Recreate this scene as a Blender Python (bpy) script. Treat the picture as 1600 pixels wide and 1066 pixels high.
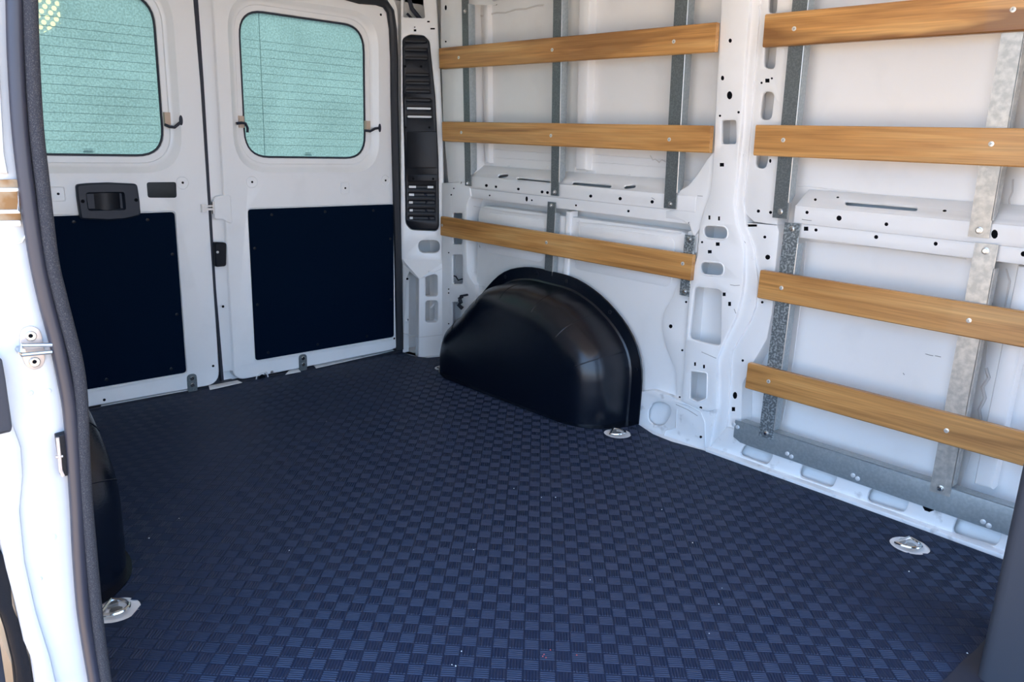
import bpy, bmesh, math, random
from mathutils import Vector, Matrix
from mathutils.geometry import tessellate_polygon
random.seed(7)
S = bpy.context.scene
for o in list(bpy.data.objects): bpy.data.objects.remove(o)
COL = S.collection

# ------------------------------------------------------------------ camera
F = 1213.125
RM = ((0.68005417, 0.20780185, -0.70309652), (0.73232124, -0.14661819, 0.66498775), (0.03509894, -0.96712021, -0.25188602))
CAM = Vector((2.832, -1.182, 0.96))
def wdir(a, b, c): return Vector([RM[i][0]*a + RM[i][1]*b + RM[i][2]*c for i in range(3)])
# rows of RM: world axes in camera (x right, y down, z forward)
right = wdir(1, 0, 0); up = wdir(0, -1, 0); back = wdir(0, 0, -1)
cd = bpy.data.cameras.new('camera'); cam = bpy.data.objects.new('camera', cd); COL.objects.link(cam)
m = Matrix((right, up, back)).transposed().to_4x4(); m.translation = CAM
cam.matrix_world = m
cd.sensor_width = 36; cd.lens = F/1600*36; cd.clip_start = 0.02; cd.clip_end = 500
S.camera = cam

# ------------------------------------------------------------------ light
S.view_settings.view_transform = 'Standard'; S.view_settings.look = 'None'
S.view_settings.gamma = 1; S.view_settings.use_curve_mapping = False
S.view_settings.exposure = 1.70
w = bpy.data.worlds.new('sky'); S.world = w; w.use_nodes = True
nt = w.node_tree; nt.nodes.clear()
out = nt.nodes.new('ShaderNodeOutputWorld'); bg = nt.nodes.new('ShaderNodeBackground')
tc = nt.nodes.new('ShaderNodeTexCoord'); sep = nt.nodes.new('ShaderNodeSeparateXYZ'); cr = nt.nodes.new('ShaderNodeValToRGB')
nt.links.new(tc.outputs['Generated'], sep.inputs[0]); nt.links.new(sep.outputs['Z'], cr.inputs[0])
cr.color_ramp.elements[0].position = 0.0; cr.color_ramp.elements[0].color = (0.50, 0.72, 1.0, 1)
cr.color_ramp.elements[1].position = 0.7; cr.color_ramp.elements[1].color = (0.30, 0.52, 1.0, 1)
nt.links.new(cr.outputs[0], bg.inputs[0]); nt.links.new(bg.outputs[0], out.inputs[0])
bg.inputs[1].default_value = 1.5
sd = bpy.data.lights.new('sun', 'SUN'); sd.energy = 7.5; sd.angle = math.radians(0.6); sd.color = (1.0, 0.93, 0.83)
sun = bpy.data.objects.new('sun', sd); COL.objects.link(sun)
sun.rotation_euler = Vector((-0.75, 0.12, 1.15)).to_track_quat('Z', 'Y').to_euler()

# ------------------------------------------------------------------ materials
def mat(name, col, rough=.5, metal=0, spec=.5, coat=0, noise=None, bump=None, coords='Object'):
    """noise=(scale, colour2, lo, hi, detail, stretch)  bump=(scale, strength, stretch)"""
    m = bpy.data.materials.new(name); m.use_nodes = True; nt = m.node_tree; b = nt.nodes['Principled BSDF']
    b.inputs['Base Color'].default_value = (*col, 1); b.inputs['Roughness'].default_value = rough
    b.inputs['Metallic'].default_value = metal; b.inputs['Specular IOR Level'].default_value = spec
    b.inputs['Coat Weight'].default_value = coat; b.inputs['Coat Roughness'].default_value = .15
    def tex(scale, stretch, detail=3):
        t = nt.nodes.new('ShaderNodeTexCoord'); mp = nt.nodes.new('ShaderNodeMapping'); n = nt.nodes.new('ShaderNodeTexNoise')
        mp.inputs['Scale'].default_value = stretch; n.inputs['Scale'].default_value = scale; n.inputs['Detail'].default_value = detail
        nt.links.new(t.outputs[coords], mp.inputs[0]); nt.links.new(mp.outputs[0], n.inputs[0]); return n
    if noise:
        sc, c2, lo, hi, det, st = noise
        n = tex(sc, st, det); r = nt.nodes.new('ShaderNodeMapRange'); mx = nt.nodes.new('ShaderNodeMix'); mx.data_type = 'RGBA'
        r.inputs['From Min'].default_value = lo; r.inputs['From Max'].default_value = hi
        nt.links.new(n.outputs[0], r.inputs[0]); nt.links.new(r.outputs[0], mx.inputs['Factor'])
        mx.inputs['A'].default_value = (*col, 1); mx.inputs['B'].default_value = (*c2, 1)
        nt.links.new(mx.outputs['Result'], b.inputs['Base Color'])
    if bump:
        n = tex(bump[0], bump[2]); bp = nt.nodes.new('ShaderNodeBump'); bp.inputs['Strength'].default_value = bump[1]; bp.inputs['Distance'].default_value = .001
        nt.links.new(n.outputs[0], bp.inputs['Height']); nt.links.new(bp.outputs[0], b.inputs['Normal'])
    return m
one = (1, 1, 1)
PAINT = mat('white_paint', (.86, .865, .86), .38, coat=.25, noise=(7, (.80, .805, .80), .55, .8, 4, one))
PAINTD = mat('scuffed_white_paint', (.84, .845, .84), .45, coat=.1, noise=(26, (.42, .41, .40), .60, .78, 6, (1, 1, 1)))
GALV = mat('galvanised_steel', (.135, .155, .16), .42, metal=.4, noise=(210, (.19, .22, .225), .42, .66, 2, one))
GALVS = mat('spangled_galvanised_steel', (.15, .175, .185), .4, metal=.4, noise=(150, (.40, .45, .47), .47, .60, 2, one))
GALVK = mat('grey_galvanised_steel', (.33, .375, .39), .42, metal=.4, noise=(120, (.38, .425, .44), .42, .62, 2, one))
GALVB = mat('bright_galvanised_steel', (.40, .40, .38), .36, metal=.45, noise=(60, (.56, .55, .51), .4, .65, 5, one))
BOARD = mat('black_hardboard', (.0002, .0048, .016), .8, spec=.05, noise=(300, (.0006, .0068, .020), .45, .6, 2, one))
BLACKP = mat('black_plastic', (.003, .005, .010), .38, spec=.28, bump=(420, .25, one))
ARCHP = mat('black_moulded_plastic', (.0015, .0035, .009), .27, spec=.55, bump=(260, .35, one))
RUB = mat('black_rubber', (.022, .026, .040), .55, spec=.4)
BULB = mat('seal_bulb_rubber', (.030, .031, .044), .38, spec=.5)
FLOCK = mat('flocked_rubber', (.032, .034, .042), .9, spec=.25, noise=(700, (.08, .08, .085), .5, .7, 2, one), bump=(900, .8, one))
MATR = mat('ribbed_mat_rubber', (.0125, .0235, .054), .5, spec=.38)
MATB = mat('mat_groove_rubber', (.009, .018, .043), .6, spec=.3)
STEEL = mat('zinc_steel', (.55, .55, .54), .3, metal=.9)
CHROME = mat('bright_steel', (.75, .74, .72), .16, metal=1)
BRASS = mat('zinc_plate', (.60, .52, .46), .4, metal=.5)
PAINT_DIM = mat('white_paint_dimmed', (.60, .625, .64), .42, coat=.2, noise=(5, (.54, .555, .58), .5, .75, 4, one))  # the van's white, darkened in the colour to hold down the jamb's outdoor glare
AMBER = mat('amber_brown', (.24, .12, .035), .6, noise=(30, (.36, .27, .17), .4, .6, 3, one))
RIVET = mat('rivet_aluminium', (.72, .74, .75), .35, metal=.2)
DARK = mat('cavity_black', (.004, .005, .007), .9, spec=.1)  # shade inside holes painted black on caps and discs; also dark screws
GREYP = mat('dark_grey_trim', (.046, .048, .058), .6, spec=.35, bump=(500, .2, one))
TAN = mat('tan_tape', (.55, .42, .32), .6)
GROUND = mat('concrete', (.50, .355, .215), .9, noise=(1.5, (.56, .40, .25), .4, .6, 6, one))
SEAM = mat('sealant', (.70, .68, .66), .6)
def wood():
    m = bpy.data.materials.new('poplar_wood'); m.use_nodes = True; nt = m.node_tree; b = nt.nodes['Principled BSDF']; N = nt.nodes.new; L = nt.links.new
    t = N('ShaderNodeTexCoord'); oi = N('ShaderNodeObjectInfo'); mu = N('ShaderNodeMath'); mu.operation = 'MULTIPLY'; mu.inputs[1].default_value = 37
    L(oi.outputs['Random'], mu.inputs[0])
    def n(scale, st, det=4, dist=0):
        mp = N('ShaderNodeMapping'); mp.inputs['Scale'].default_value = st; x = N('ShaderNodeTexNoise'); x.noise_dimensions = '4D'
        x.inputs['Scale'].default_value = scale; x.inputs['Detail'].default_value = det; x.inputs['Distortion'].default_value = dist
        L(t.outputs['Object'], mp.inputs[0]); L(mp.outputs[0], x.inputs['Vector']); L(mu.outputs[0], x.inputs['W']); return x
    a = n(1.0, (1.6, 22, 22), 5, .8); r1 = N('ShaderNodeValToRGB'); L(a.outputs[0], r1.inputs[0])
    e = r1.color_ramp.elements; e[0].position = .34; e[0].color = (.33, .148, .042, 1); e[1].position = .66; e[1].color = (.66, .375, .135, 1)
    k = e.new(.5); k.color = (.56, .28, .085, 1)
    g = n(1.0, (5, 260, 260), 3); r2 = N('ShaderNodeMapRange'); r2.inputs['To Min'].default_value = .80; r2.inputs['To Max'].default_value = 1.14; L(g.outputs[0], r2.inputs[0])
    r2.inputs['From Min'].default_value = .3; r2.inputs['From Max'].default_value = .7
    x = N('ShaderNodeMix'); x.data_type = 'RGBA'; x.blend_type = 'MULTIPLY'; x.inputs['Factor'].default_value = 1
    L(r1.outputs[0], x.inputs['A']); L(r2.outputs[0], x.inputs['B'])
    h = n(1.0, (.9, 9, 9), 3, 1.2); r3 = N('ShaderNodeMapRange'); r3.inputs['From Min'].default_value = .49; r3.inputs['From Max'].default_value = .57; L(h.outputs[0], r3.inputs[0])
    r3.inputs['To Max'].default_value = .62
    y = N('ShaderNodeMix'); y.data_type = 'RGBA'; y.blend_type = 'MIX'; y.inputs['B'].default_value = (.18, .072, .02, 1)
    # heartwood streak: only strong in boards that carry it
    hv = N('ShaderNodeAttribute'); hv.attribute_type = 'OBJECT'; hv.attribute_name = 'heartwood'
    mm = N('ShaderNodeMath'); mm.operation = 'MULTIPLY'; L(r3.outputs[0], mm.inputs[0]); L(hv.outputs['Fac'], mm.inputs[1])
    L(mm.outputs[0], y.inputs['Factor']); L(x.outputs['Result'], y.inputs['A'])
    L(y.outputs['Result'], b.inputs['Base Color']); b.inputs['Roughness'].default_value = .42; b.inputs['Coat Weight'].default_value = .15
    return m
WOOD = wood()
def frosted(name, c1, c2):
    m = bpy.data.materials.new(name); m.use_nodes = True; nt = m.node_tree; nt.nodes.clear(); N = nt.nodes.new; L = nt.links.new
    o = N('ShaderNodeOutputMaterial'); t = N('ShaderNodeBsdfTranslucent'); g = N('ShaderNodeBsdfDiffuse'); ms = N('ShaderNodeMixShader'); ms.inputs[0].default_value = .15
    tc = N('ShaderNodeTexCoord'); n = N('ShaderNodeTexNoise'); n.inputs['Scale'].default_value = 170; n.inputs['Detail'].default_value = 3
    n2 = N('ShaderNodeTexNoise'); n2.inputs['Scale'].default_value = 5; n2.inputs['Detail'].default_value = 2
    ad = N('ShaderNodeMath'); ad.operation = 'ADD'; h = N('ShaderNodeMath'); h.operation = 'MULTIPLY'; h.inputs[1].default_value = .25
    r = N('ShaderNodeMapRange'); r.inputs['From Min'].default_value = .50; r.inputs['From Max'].default_value = .76
    mx = N('ShaderNodeMix'); mx.data_type = 'RGBA'; mx.inputs['A'].default_value = (*c1, 1); mx.inputs['B'].default_value = (*c2, 1)
    L(tc.outputs['Object'], n.inputs[0]); L(tc.outputs['Object'], n2.inputs[0]); L(n2.outputs[0], h.inputs[0]); L(n.outputs[0], ad.inputs[0]); L(h.outputs[0], ad.inputs[1])
    L(ad.outputs[0], r.inputs[0]); L(r.outputs[0], mx.inputs['Factor']); L(mx.outputs['Result'], t.inputs[0]); L(mx.outputs['Result'], g.inputs[0])
    L(t.outputs[0], ms.inputs[1]); L(g.outputs[0], ms.inputs[2]); L(ms.outputs[0], o.inputs[0]); return m
FROST = frosted('frosted_teal_film', (.19, .262, .258), (.27, .362, .36))
FROSTD = frosted('frosted_teal_film_perforated', (.19, .262, .258), (.27, .362, .36))
def add_dots(m):                        # printed perforation: a skewed lattice of pale round dots in the upper corner of the film
    nt = m.node_tree; N = nt.nodes.new; L = nt.links.new
    def M(op, a, b=None):
        n = N('ShaderNodeMath'); n.operation = op
        for i, v in enumerate((a, b)):
            if v is None: continue
            if isinstance(v, (int, float)): n.inputs[i].default_value = v
            else: L(v, n.inputs[i])
        return n.outputs[0]
    tc = N('ShaderNodeTexCoord'); sp = N('ShaderNodeSeparateXYZ'); L(tc.outputs['Object'], sp.inputs[0])
    y = M('ADD', sp.outputs['Y'], -.4 + .46); z = M('SUBTRACT', sp.outputs['Z'], 1.30)         # object origin is the door's, y -.4
    (a, b), (c, d) = (.0140, -.0165), (-.0108, -.0148); D = a*d - b*c
    s_ = M('ADD', M('MULTIPLY', y, d/D), M('MULTIPLY', z, -c/D)); t = M('ADD', M('MULTIPLY', y, -b/D), M('MULTIPLY', z, a/D))
    fs = M('SUBTRACT', M('FRACT', s_), .5); ft = M('SUBTRACT', M('FRACT', t), .5)
    dy = M('ADD', M('MULTIPLY', fs, a), M('MULTIPLY', ft, c)); dz = M('ADD', M('MULTIPLY', fs, b), M('MULTIPLY', ft, d))
    r = M('SQRT', M('ADD', M('MULTIPLY', dy, dy), M('MULTIPLY', dz, dz)))
    k = M('LESS_THAN', r, .0071); k = M('MULTIPLY', k, M('LESS_THAN', y, .003)); k = M('MULTIPLY', k, M('GREATER_THAN', M('SUBTRACT', z, M('MULTIPLY', y, .65)), -.043))
    for n in [n for n in nt.nodes if n.type in ('BSDF_TRANSLUCENT', 'BSDF_DIFFUSE')]:
        src = n.inputs[0].links[0].from_socket; mx = N('ShaderNodeMix'); mx.data_type = 'RGBA'; L(k, mx.inputs['Factor']); L(src, mx.inputs['A']); mx.inputs['B'].default_value = (.50, .52, .38, 1); L(mx.outputs['Result'], n.inputs[0])
add_dots(FROSTD)

# ------------------------------------------------------------------ mesh helpers
class MB:
    def __init__(s): s.v = []; s.f = []; s.mi = []; s.cur = 0
    def add(s, vs, fs):
        b = len(s.v); s.v += [Vector(p) for p in vs]; s.f += [[i+b for i in f] for f in fs]; s.mi += [s.cur]*len(fs)
    def box(s, lo, hi):
        x0, y0, z0 = lo; x1, y1, z1 = hi
        s.add([(x0,y0,z0),(x1,y0,z0),(x1,y1,z0),(x0,y1,z0),(x0,y0,z1),(x1,y0,z1),(x1,y1,z1),(x0,y1,z1)],
              [(0,3,2,1),(4,5,6,7),(0,1,5,4),(1,2,6,5),(2,3,7,6),(3,0,4,7)])
    def loft(s, rings, closed=True, cap0=True, cap1=True):
        n = len(rings[0]); vs = [p for r in rings for p in r]; fs = []
        for k in range(len(rings)-1):
            for i in range(n if closed else n-1):
                j = (i+1) % n; fs.append((k*n+i, k*n+j, (k+1)*n+j, (k+1)*n+i))
        if cap0: fs.append(tuple(range(n))[::-1])
        if cap1: fs.append(tuple((len(rings)-1)*n+i for i in range(n)))
        s.add(vs, fs)
    def tube(s, path, r, n=8, closed=False, flat=1.0, axis=None, caps=True):
        P = [Vector(p) for p in path]; rings = []; N = len(P)
        for i, p in enumerate(P):
            if closed: t = P[(i+1) % N] - P[i-1]
            else: t = P[min(i+1, N-1)] - P[max(i-1, 0)]
            t.normalize(); a = Vector(axis) if axis else Vector((.13, .21, .97))
            if abs(t.dot(a)) > .98: a = Vector((1, .1, .05))
            u = t.cross(a).normalized(); v = u.cross(t).normalized()
            rings.append([p + (u*math.cos(k*2*math.pi/n)*flat + v*math.sin(k*2*math.pi/n))*r for k in range(n)])
        if closed: rings.append(rings[0])
        s.loft(rings, cap0=caps and not closed, cap1=caps and not closed)
    def disc(s, c, nrm, r, h, n=16, bev=.25, r2=None):
        nrm = Vector(nrm).normalized(); a = Vector((0, 0, 1)) if abs(nrm.z) < .9 else Vector((1, 0, 0))
        u = nrm.cross(a).normalized(); v = nrm.cross(u); c = Vector(c); r2 = r2 or r
        ring = lambda k, hh: [c + nrm*hh + u*math.cos(i*2*math.pi/n)*r*k + v*math.sin(i*2*math.pi/n)*r2*k for i in range(n)]
        s.loft([ring(1, 0), ring(1, h*(1-bev)), ring(1-bev*.6, h)])
def finish(name, mb, mats, parent=None, smooth=32, loc=None):
    me = bpy.data.meshes.new(name)
    org = parent.location.copy() if parent is not None else Vector((0, 0, 0))
    p = parent
    if parent is not None and parent.parent is not None: org = org + parent.parent.location
    base = Vector(loc) if loc is not None else Vector((0, 0, 0))
    me.from_pydata([tuple(v - (base if parent is None else org)) for v in mb.v], [], mb.f)
    if not isinstance(mats, (list, tuple)): mats = [mats]
    for m_ in mats: me.materials.append(m_)
    for p_, i in zip(me.polygons, mb.mi): p_.material_index = i
    bm = bmesh.new(); bm.from_mesh(me)
    bmesh.ops.remove_doubles(bm, verts=bm.verts, dist=1e-6) if len(bm.verts) < 60000 else None
    bmesh.ops.recalc_face_normals(bm, faces=bm.faces)
    bm.to_mesh(me); bm.free()
    if smooth:
        me.shade_smooth(); me.set_sharp_from_angle(angle=math.radians(smooth))
    o = bpy.data.objects.new(name, me); COL.objects.link(o)
    if parent is not None: o.parent = parent
    elif loc is not None: o.location = base
    return o
def tag(o, label=None, cat=None, group=None, kind=None):
    if label: o['label'] = label
    if cat: o['category'] = cat
    if group: o['group'] = group
    if kind: o['kind'] = kind
    return o
def empty(name, loc, label=None, cat=None, group=None, kind=None):
    o = bpy.data.objects.new(name, None); o.empty_display_size = .05; COL.objects.link(o); o.location = loc
    bpy.context.view_layer.update(); return tag(o, label, cat, group, kind)

# surfaces of the place: px() turns a point seen in the photograph into a place on the surface
def ray(px, py): return wdir(px-800, py-533, F)
class Plane:
    def __init__(s, O, U, V, N): s.O, s.U, s.V, s.N = Vector(O), Vector(U).normalized(), Vector(V).normalized(), Vector(N).normalized()
    def pt(s, u, v, off=0): return s.O + s.U*u + s.V*v + s.N*off
    def px(s, x, y, off=0):
        d = ray(x, y); o = s.O + s.N*off; t = (o-CAM).dot(s.N)/d.dot(s.N); p = CAM + d*t - o; return (p.dot(s.U), p.dot(s.V))
class Wall:
    def Y(s, z): return .92 - .05*max(0, z-.75)
    def pt(s, u, v, off=0): return Vector((u, s.Y(v)+off, v))
    def px(s, x, y, off=0):
        d = ray(x, y); Y = .92
        for _ in range(8):
            t = (Y+off-CAM.y)/d.y; p = CAM + d*t; Y = s.Y(p.z)
        return (p.x, p.z)
WALL = Wall()
REAR = Plane((0, 0, 0), (0, 1, 0), (0, 0, 1), (-1, 0, 0))          # u = Y, off goes out of the van
JAMB = Plane((1.6, 0, 0), (0, 1, 0), (0, 0, 1), (-1, 0, 0))
FLOOR = Plane((0, 0, 0), (1, 0, 0), (0, 1, 0), (0, 0, -1))
DA, DB = Vector((.005, .803, 0)), Vector((.14, .953, 0))
du = (DB-DA).normalized()
DPL = Plane(DA, du, (0, 0, 1), (-du.y, du.x, 0))                      # diagonal face of the rear corner pillar
if DPL.N.x > 0: DPL.N = -DPL.N

def ell(cx, cy, rx, ry, n=12, rot=0):
    c, s_ = math.cos(rot), math.sin(rot)
    return [(cx + rx*math.cos(a)*c - ry*math.sin(a)*s_, cy + rx*math.cos(a)*s_ + ry*math.sin(a)*c) for a in [i*2*math.pi/n for i in range(n)]]
def rpoly(pts, r, n=4):
    out = []; N = len(pts)
    for i in range(N):
        p = Vector(pts[i]).to_2d() if len(pts[i]) == 3 else Vector(pts[i]); a = Vector(pts[i-1]); b = Vector(pts[(i+1) % N])
        rr = min(r, (a-p).length*.48, (b-p).length*.48)
        p0 = p + (a-p).normalized()*rr; p2 = p + (b-p).normalized()*rr
        for k in range(n+1):
            t = k/n; q = p0*(1-t)**2 + p*2*t*(1-t) + p2*t*t; out.append((q.x, q.y))
    return out
def rr(x0, y0, x1, y1, r, n=4): return rpoly([(x0, y0), (x1, y0), (x1, y1), (x0, y1)], r, n)
def slot(x0, y0, x1, y1, r, n=4):      # slanted slot: bar from (x0,y0) to (x1,y1), half-width r
    d = (Vector((x1, y1))-Vector((x0, y0))).normalized(); q = Vector((-d.y, d.x)); o = []
    for c, s_ in (((x1, y1), 1), ((x0, y0), -1)):
        for k in range(n+1):
            a = math.pi*(k/n) - math.pi/2; o.append(tuple(Vector(c) + (d*math.cos(a) + q*math.sin(a))*r*s_))
    return o
def area(P): return sum(P[i-1][0]*P[i][1]-P[i][0]*P[i-1][1] for i in range(len(P)))/2
def offs(P, d):                         # move outline outwards by d
    n = len(P); sg = 1 if area(P) > 0 else -1; o = []
    for i in range(n):
        a = Vector(P[i-1]); p = Vector(P[i]); b = Vector(P[(i+1) % n])
        e1 = (p-a); e2 = (b-p)
        if e1.length < 1e-9 or e2.length < 1e-9: o.append(tuple(p)); continue
        e1.normalize(); e2.normalize(); n1 = Vector((e1.y, -e1.x))*sg; n2 = Vector((e2.y, -e2.x))*sg
        q = n1+n2
        if q.length < .3: q = n1
        q.normalize(); k = min(1.8, 1/max(.3, q.dot(n1))); o.append(tuple(p + q*d*k))
    return o
def tess(loops):
    T = tessellate_polygon([[Vector((p[0], p[1], 0)) for p in l] for l in loops]); return T
def plate(mb, surf, outline, off=0, holes=(), blind=(), depth=.012, bev=.0025, hdepth=None, back=False, sub=0, uv=False):
    """A pressed sheet: rounded front edges, open holes and blind (dark-bottomed, slot 1) holes."""
    cv = (lambda L: L) if uv else (lambda L: [surf.px(x, y, off) for x, y in L])
    O = cv(outline); H = [cv(h) for h in holes]; B = [cv(h) for h in blind]
    if sub:                                                     # extra points along the outline where the surface bends
        Q = []
        for i in range(len(O)):
            a, b = Vector(O[i]), Vector(O[(i+1) % len(O)]); k = max(1, int((b-a).length/sub))
            Q += [tuple(a.lerp(b, t/k)) for t in range(k)]
        O = Q
    hb = min(bev, .003)
    fr = [offs(O, -bev)] + [offs(h, hb) for h in H] + [offs(h, .0004) for h in B]
    flat = [p for l in fr for p in l]
    mb.add([surf.pt(u, v, off) for u, v in flat], [tuple(t) for t in tess(fr)])
    P = lambda L, o: [surf.pt(u, v, o) for u, v in L]
    mb.loft([P(fr[0], off), P(offs(O, -bev*.3), off+bev*.3), P(O, off+bev), P(O, off+depth)], cap0=False, cap1=back)
    hd = hdepth or depth
    for i, h in enumerate(H):
        mb.loft([P(fr[1+i], off), P(offs(h, hb*.3), off+hb*.3), P(h, off+hb), P(h, off+hd)], cap0=False, cap1=False)
    for i, h in enumerate(B):
        c0 = mb.cur; mb.cur = 1
        mb.loft([P(fr[1+len(H)+i], off), P(h, off+.004)], cap0=False, cap1=True); mb.cur = c0
    return O
def dot(x, y, r=2.2, ry=None): return ell(x, y, r, ry or r, 8)
def sq(x, y, a=4, b=4): return [(x-a, y-b), (x+a, y-b), (x+a, y+b), (x-a, y+b)]

# ================================================================== SETTING
# ground outside
mb = MB(); mb.add([(-40, -40, -.56), (40, -40, -.56), (40, 40, -.56), (-40, 40, -.56)], [(0, 1, 2, 3)])
tag(finish('ground', mb, GROUND, smooth=0), 'sunlit tan concrete ground outside the van', kind='structure')
# van floor pan below the mat
mb = MB(); mb.box((-.06, -.94, -.05), (3.4, .99, -.006))
tag(finish('floor', mb, PAINTD, smooth=0), 'white painted steel floor pan under the rubber mat', kind='structure')
# ceiling
mb = MB(); mb.box((-.06, -.96, 1.66), (3.3, .99, 1.70))
ceil = tag(finish('ceiling', mb, PAINT, smooth=0), 'white painted roof panel above the cargo area', kind='structure')
for i, x in enumerate((.5, 1.1, 1.64, 2.25, 2.9)):
    mb = MB(); mb.loft([[(x-.05, y, 1.66), (x-.03, y, 1.63), (x+.03, y, 1.63), (x+.05, y, 1.66)] for y in (-.94, .86)])
    finish('roof_bow', mb, PAINT, ceil)
# near side wall behind the sliding door opening
mb = MB(); mb.box((-.06, -.985, -.05), (1.57, -.955, 1.66))
wl = tag(finish('wall_left', mb, PAINT, smooth=0), 'white painted side wall behind the sliding door opening', kind='structure')
for x in (.35, .85, 1.3):
    mb = MB(); mb.box((x, -.955, .0), (x+.07, -.935, 1.66)); finish('wall_post', mb, PAINT, wl, 0)
mb = MB(); mb.box((1.57, -.99, 1.55), (3.3, -.93, 1.66)); finish('door_header', mb, PAINT, wl, 0)
mb = MB(); mb.box((3.25, -.99, -.05), (3.3, -.93, 1.55)); finish('front_post', mb, PAINT, wl, 0)

# outer body skins closing the shell at the rear
ob = MB(); ob.box((-.10, -1.02, -.25), (-.055, 1.06, -.0)); ob.box((-.10, .70, -.0), (-.058, 1.06, 1.72)); ob.box((-.10, -1.02, -.0), (-.058, -.78, 1.72)); ob.box((-.10, -1.02, 1.50), (-.058, 1.06, 1.72)); ob.box((-.10, 1.025, -.25), (3.0, 1.06, 1.72)); ob.box((3.0, 1.025, -.25), (3.4, 1.06, .75)); ob.box((-.10, -1.02, 1.70), (3.3, 1.06, 1.72)); ob.box((-.072, -.075, -.05), (-.052, .045, 1.6))
tag(finish('wall_rear', ob, PAINT, smooth=0), 'white painted outer body skin round the rear doors', kind='structure')
# ---- the far side wall
mb = MB(); zs = [-.05, .2, .5, .75, 1.0, 1.3, 1.66]; xs = [-.06, .5, 1.0, 1.5, 2.0, 2.5, 3.0]
prof = lambda z, o: WALL.Y(z)+o
mb.add([(x, prof(z, .085), z) for z in zs for x in xs], [(r*7+c, r*7+c+1, (r+1)*7+c+1, (r+1)*7+c) for r in range(6) for c in range(6)])
mb.add([(x, prof(z, .100), z) for z in zs for x in xs], [(r*7+c, (r+1)*7+c, (r+1)*7+c+1, r*7+c+1) for r in range(6) for c in range(6)])
wr = tag(finish('wall_right', mb, PAINT), 'white painted sheet steel side wall of the cargo area', kind='structure')
PM = [PAINT, DARK]
# inner panel behind the wheel arch
mb = MB(); plate(mb, WALL, rpoly([(.345, -.02), (1.40, -.02), (1.40, .69), (.345, .69)], .05), .028, depth=.056, bev=.006, uv=True,
                 blind=[[WALL.px(*p, .028) for p in dot(1048, 510, 3)]])
finish('inner_panel', mb, PM, wr)
mb = MB(); plate(mb, WALL, rpoly([(.40, .50), (.74, .50), (.74, .665), (.40, .665)], .03), .0255, depth=.004, bev=.002, uv=True); finish('pressed_panel', mb, PM, wr)
mb = MB(); plate(mb, WALL, rpoly([(.90, .50), (1.34, .50), (1.34, .665), (.90, .665)], .03), .0255, depth=.004, bev=.002, uv=True); finish('pressed_panel', mb, PM, wr)
# belt rail, two bays: shelf with slots, face, step, lower flange
def shelf_plane(z0=.805, o0=.010, z1=.850, o1=.080):
    A = WALL.pt(0, z0, o0); B = WALL.pt(0, z1, o1); V = (B-A).normalized(); return Plane(A, (1, 0, 0), V, Vector((1, 0, 0)).cross(V)*-1), (B-A).length
SH, SHL = shelf_plane()
if SH.N.z > 0: SH.N = -SH.N
def belt(x0, x1, slots, sblind, fblind, lblind, lslant=0):
    mb = MB()
    plate(mb, SH, [(x0, 0), (x1, 0), (x1, SHL), (x0, SHL)], 0, uv=True, bev=.003, depth=.006,
          holes=[[SH.px(*p) for p in h] for h in slots], blind=[[SH.px(*p) for p in h] for h in sblind])
    finish('rail_shelf', mb, PM, wr)
    mb = MB(); f = lambda L, o: [[WALL.px(*p, o) for p in h] for h in L]
    plate(mb, WALL, [(x0, .755), (x1, .755), (x1, .806), (x0, .806)], .008, uv=True, bev=.004, depth=.03, blind=f(fblind, .008)); finish('rail_face', mb, PM, wr)
    mb = MB(); plate(mb, WALL, [(x0, .716), (x1, .716), (x1, .757), (x0, .757)], .013, uv=True, bev=.003, depth=.07, blind=f(lblind, .013)); finish('rail_flange', mb, PM, wr)
belt(.20, 1.42, [slot(781, 275, 791, 273.5, 3.0), slot(810, 279.5, 857, 284, 3.0), slot(897, 286, 952, 290.5, 3.0), slot(978, 292, 990, 290.5, 3.0)], [],
     [dot(760, 290), dot(775, 292, 1.8), dot(810, 295.5, 2), dot(847, 300, 2.2), dot(855.5, 301, 2.2), dot(923, 306.5, 2.4), dot(969, 310.5, 2.6), dot(1019, 315.5, 2.6)],
     [dot(823, 311, 1.8, 4), dot(831, 313, 1.2), dot(765, 305.5, 1.2), dot(900, 321, 1.4), dot(982, 330, 1.8)])
belt(1.75, 3.0, [slot(1324, 317, 1430, 326, 3.4)], [dot(1274, 312, 2), dot(1309, 308.5, 2, 1.2), dot(1476, 329.5, 3, 1.6)],
     [dot(1261, 332, 2.4), dot(1311, 341, 4), dot(1385, 350.5, 2.8), ell(1554, 366, 5, 7, 10)],
     [sq(1259.5, 357.5, 3.2, 3), dot(1275, 359.5, 2.4), dot(1369, 370.5, 3), dot(1462, 381, 3), dot(1599, 397, 4)])
# top rail under the roof
mb = MB(); plate(mb, WALL, [(.15, 1.475), (3.0, 1.475), (3.0, 1.655), (.15, 1.655)], .02, uv=True, bev=.006, depth=.065, blind=[[WALL.px(*p, .02) for p in ell(770, 7, 6, 1.6, 8)]])
finish('roof_rail', mb, PM, wr)
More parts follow.
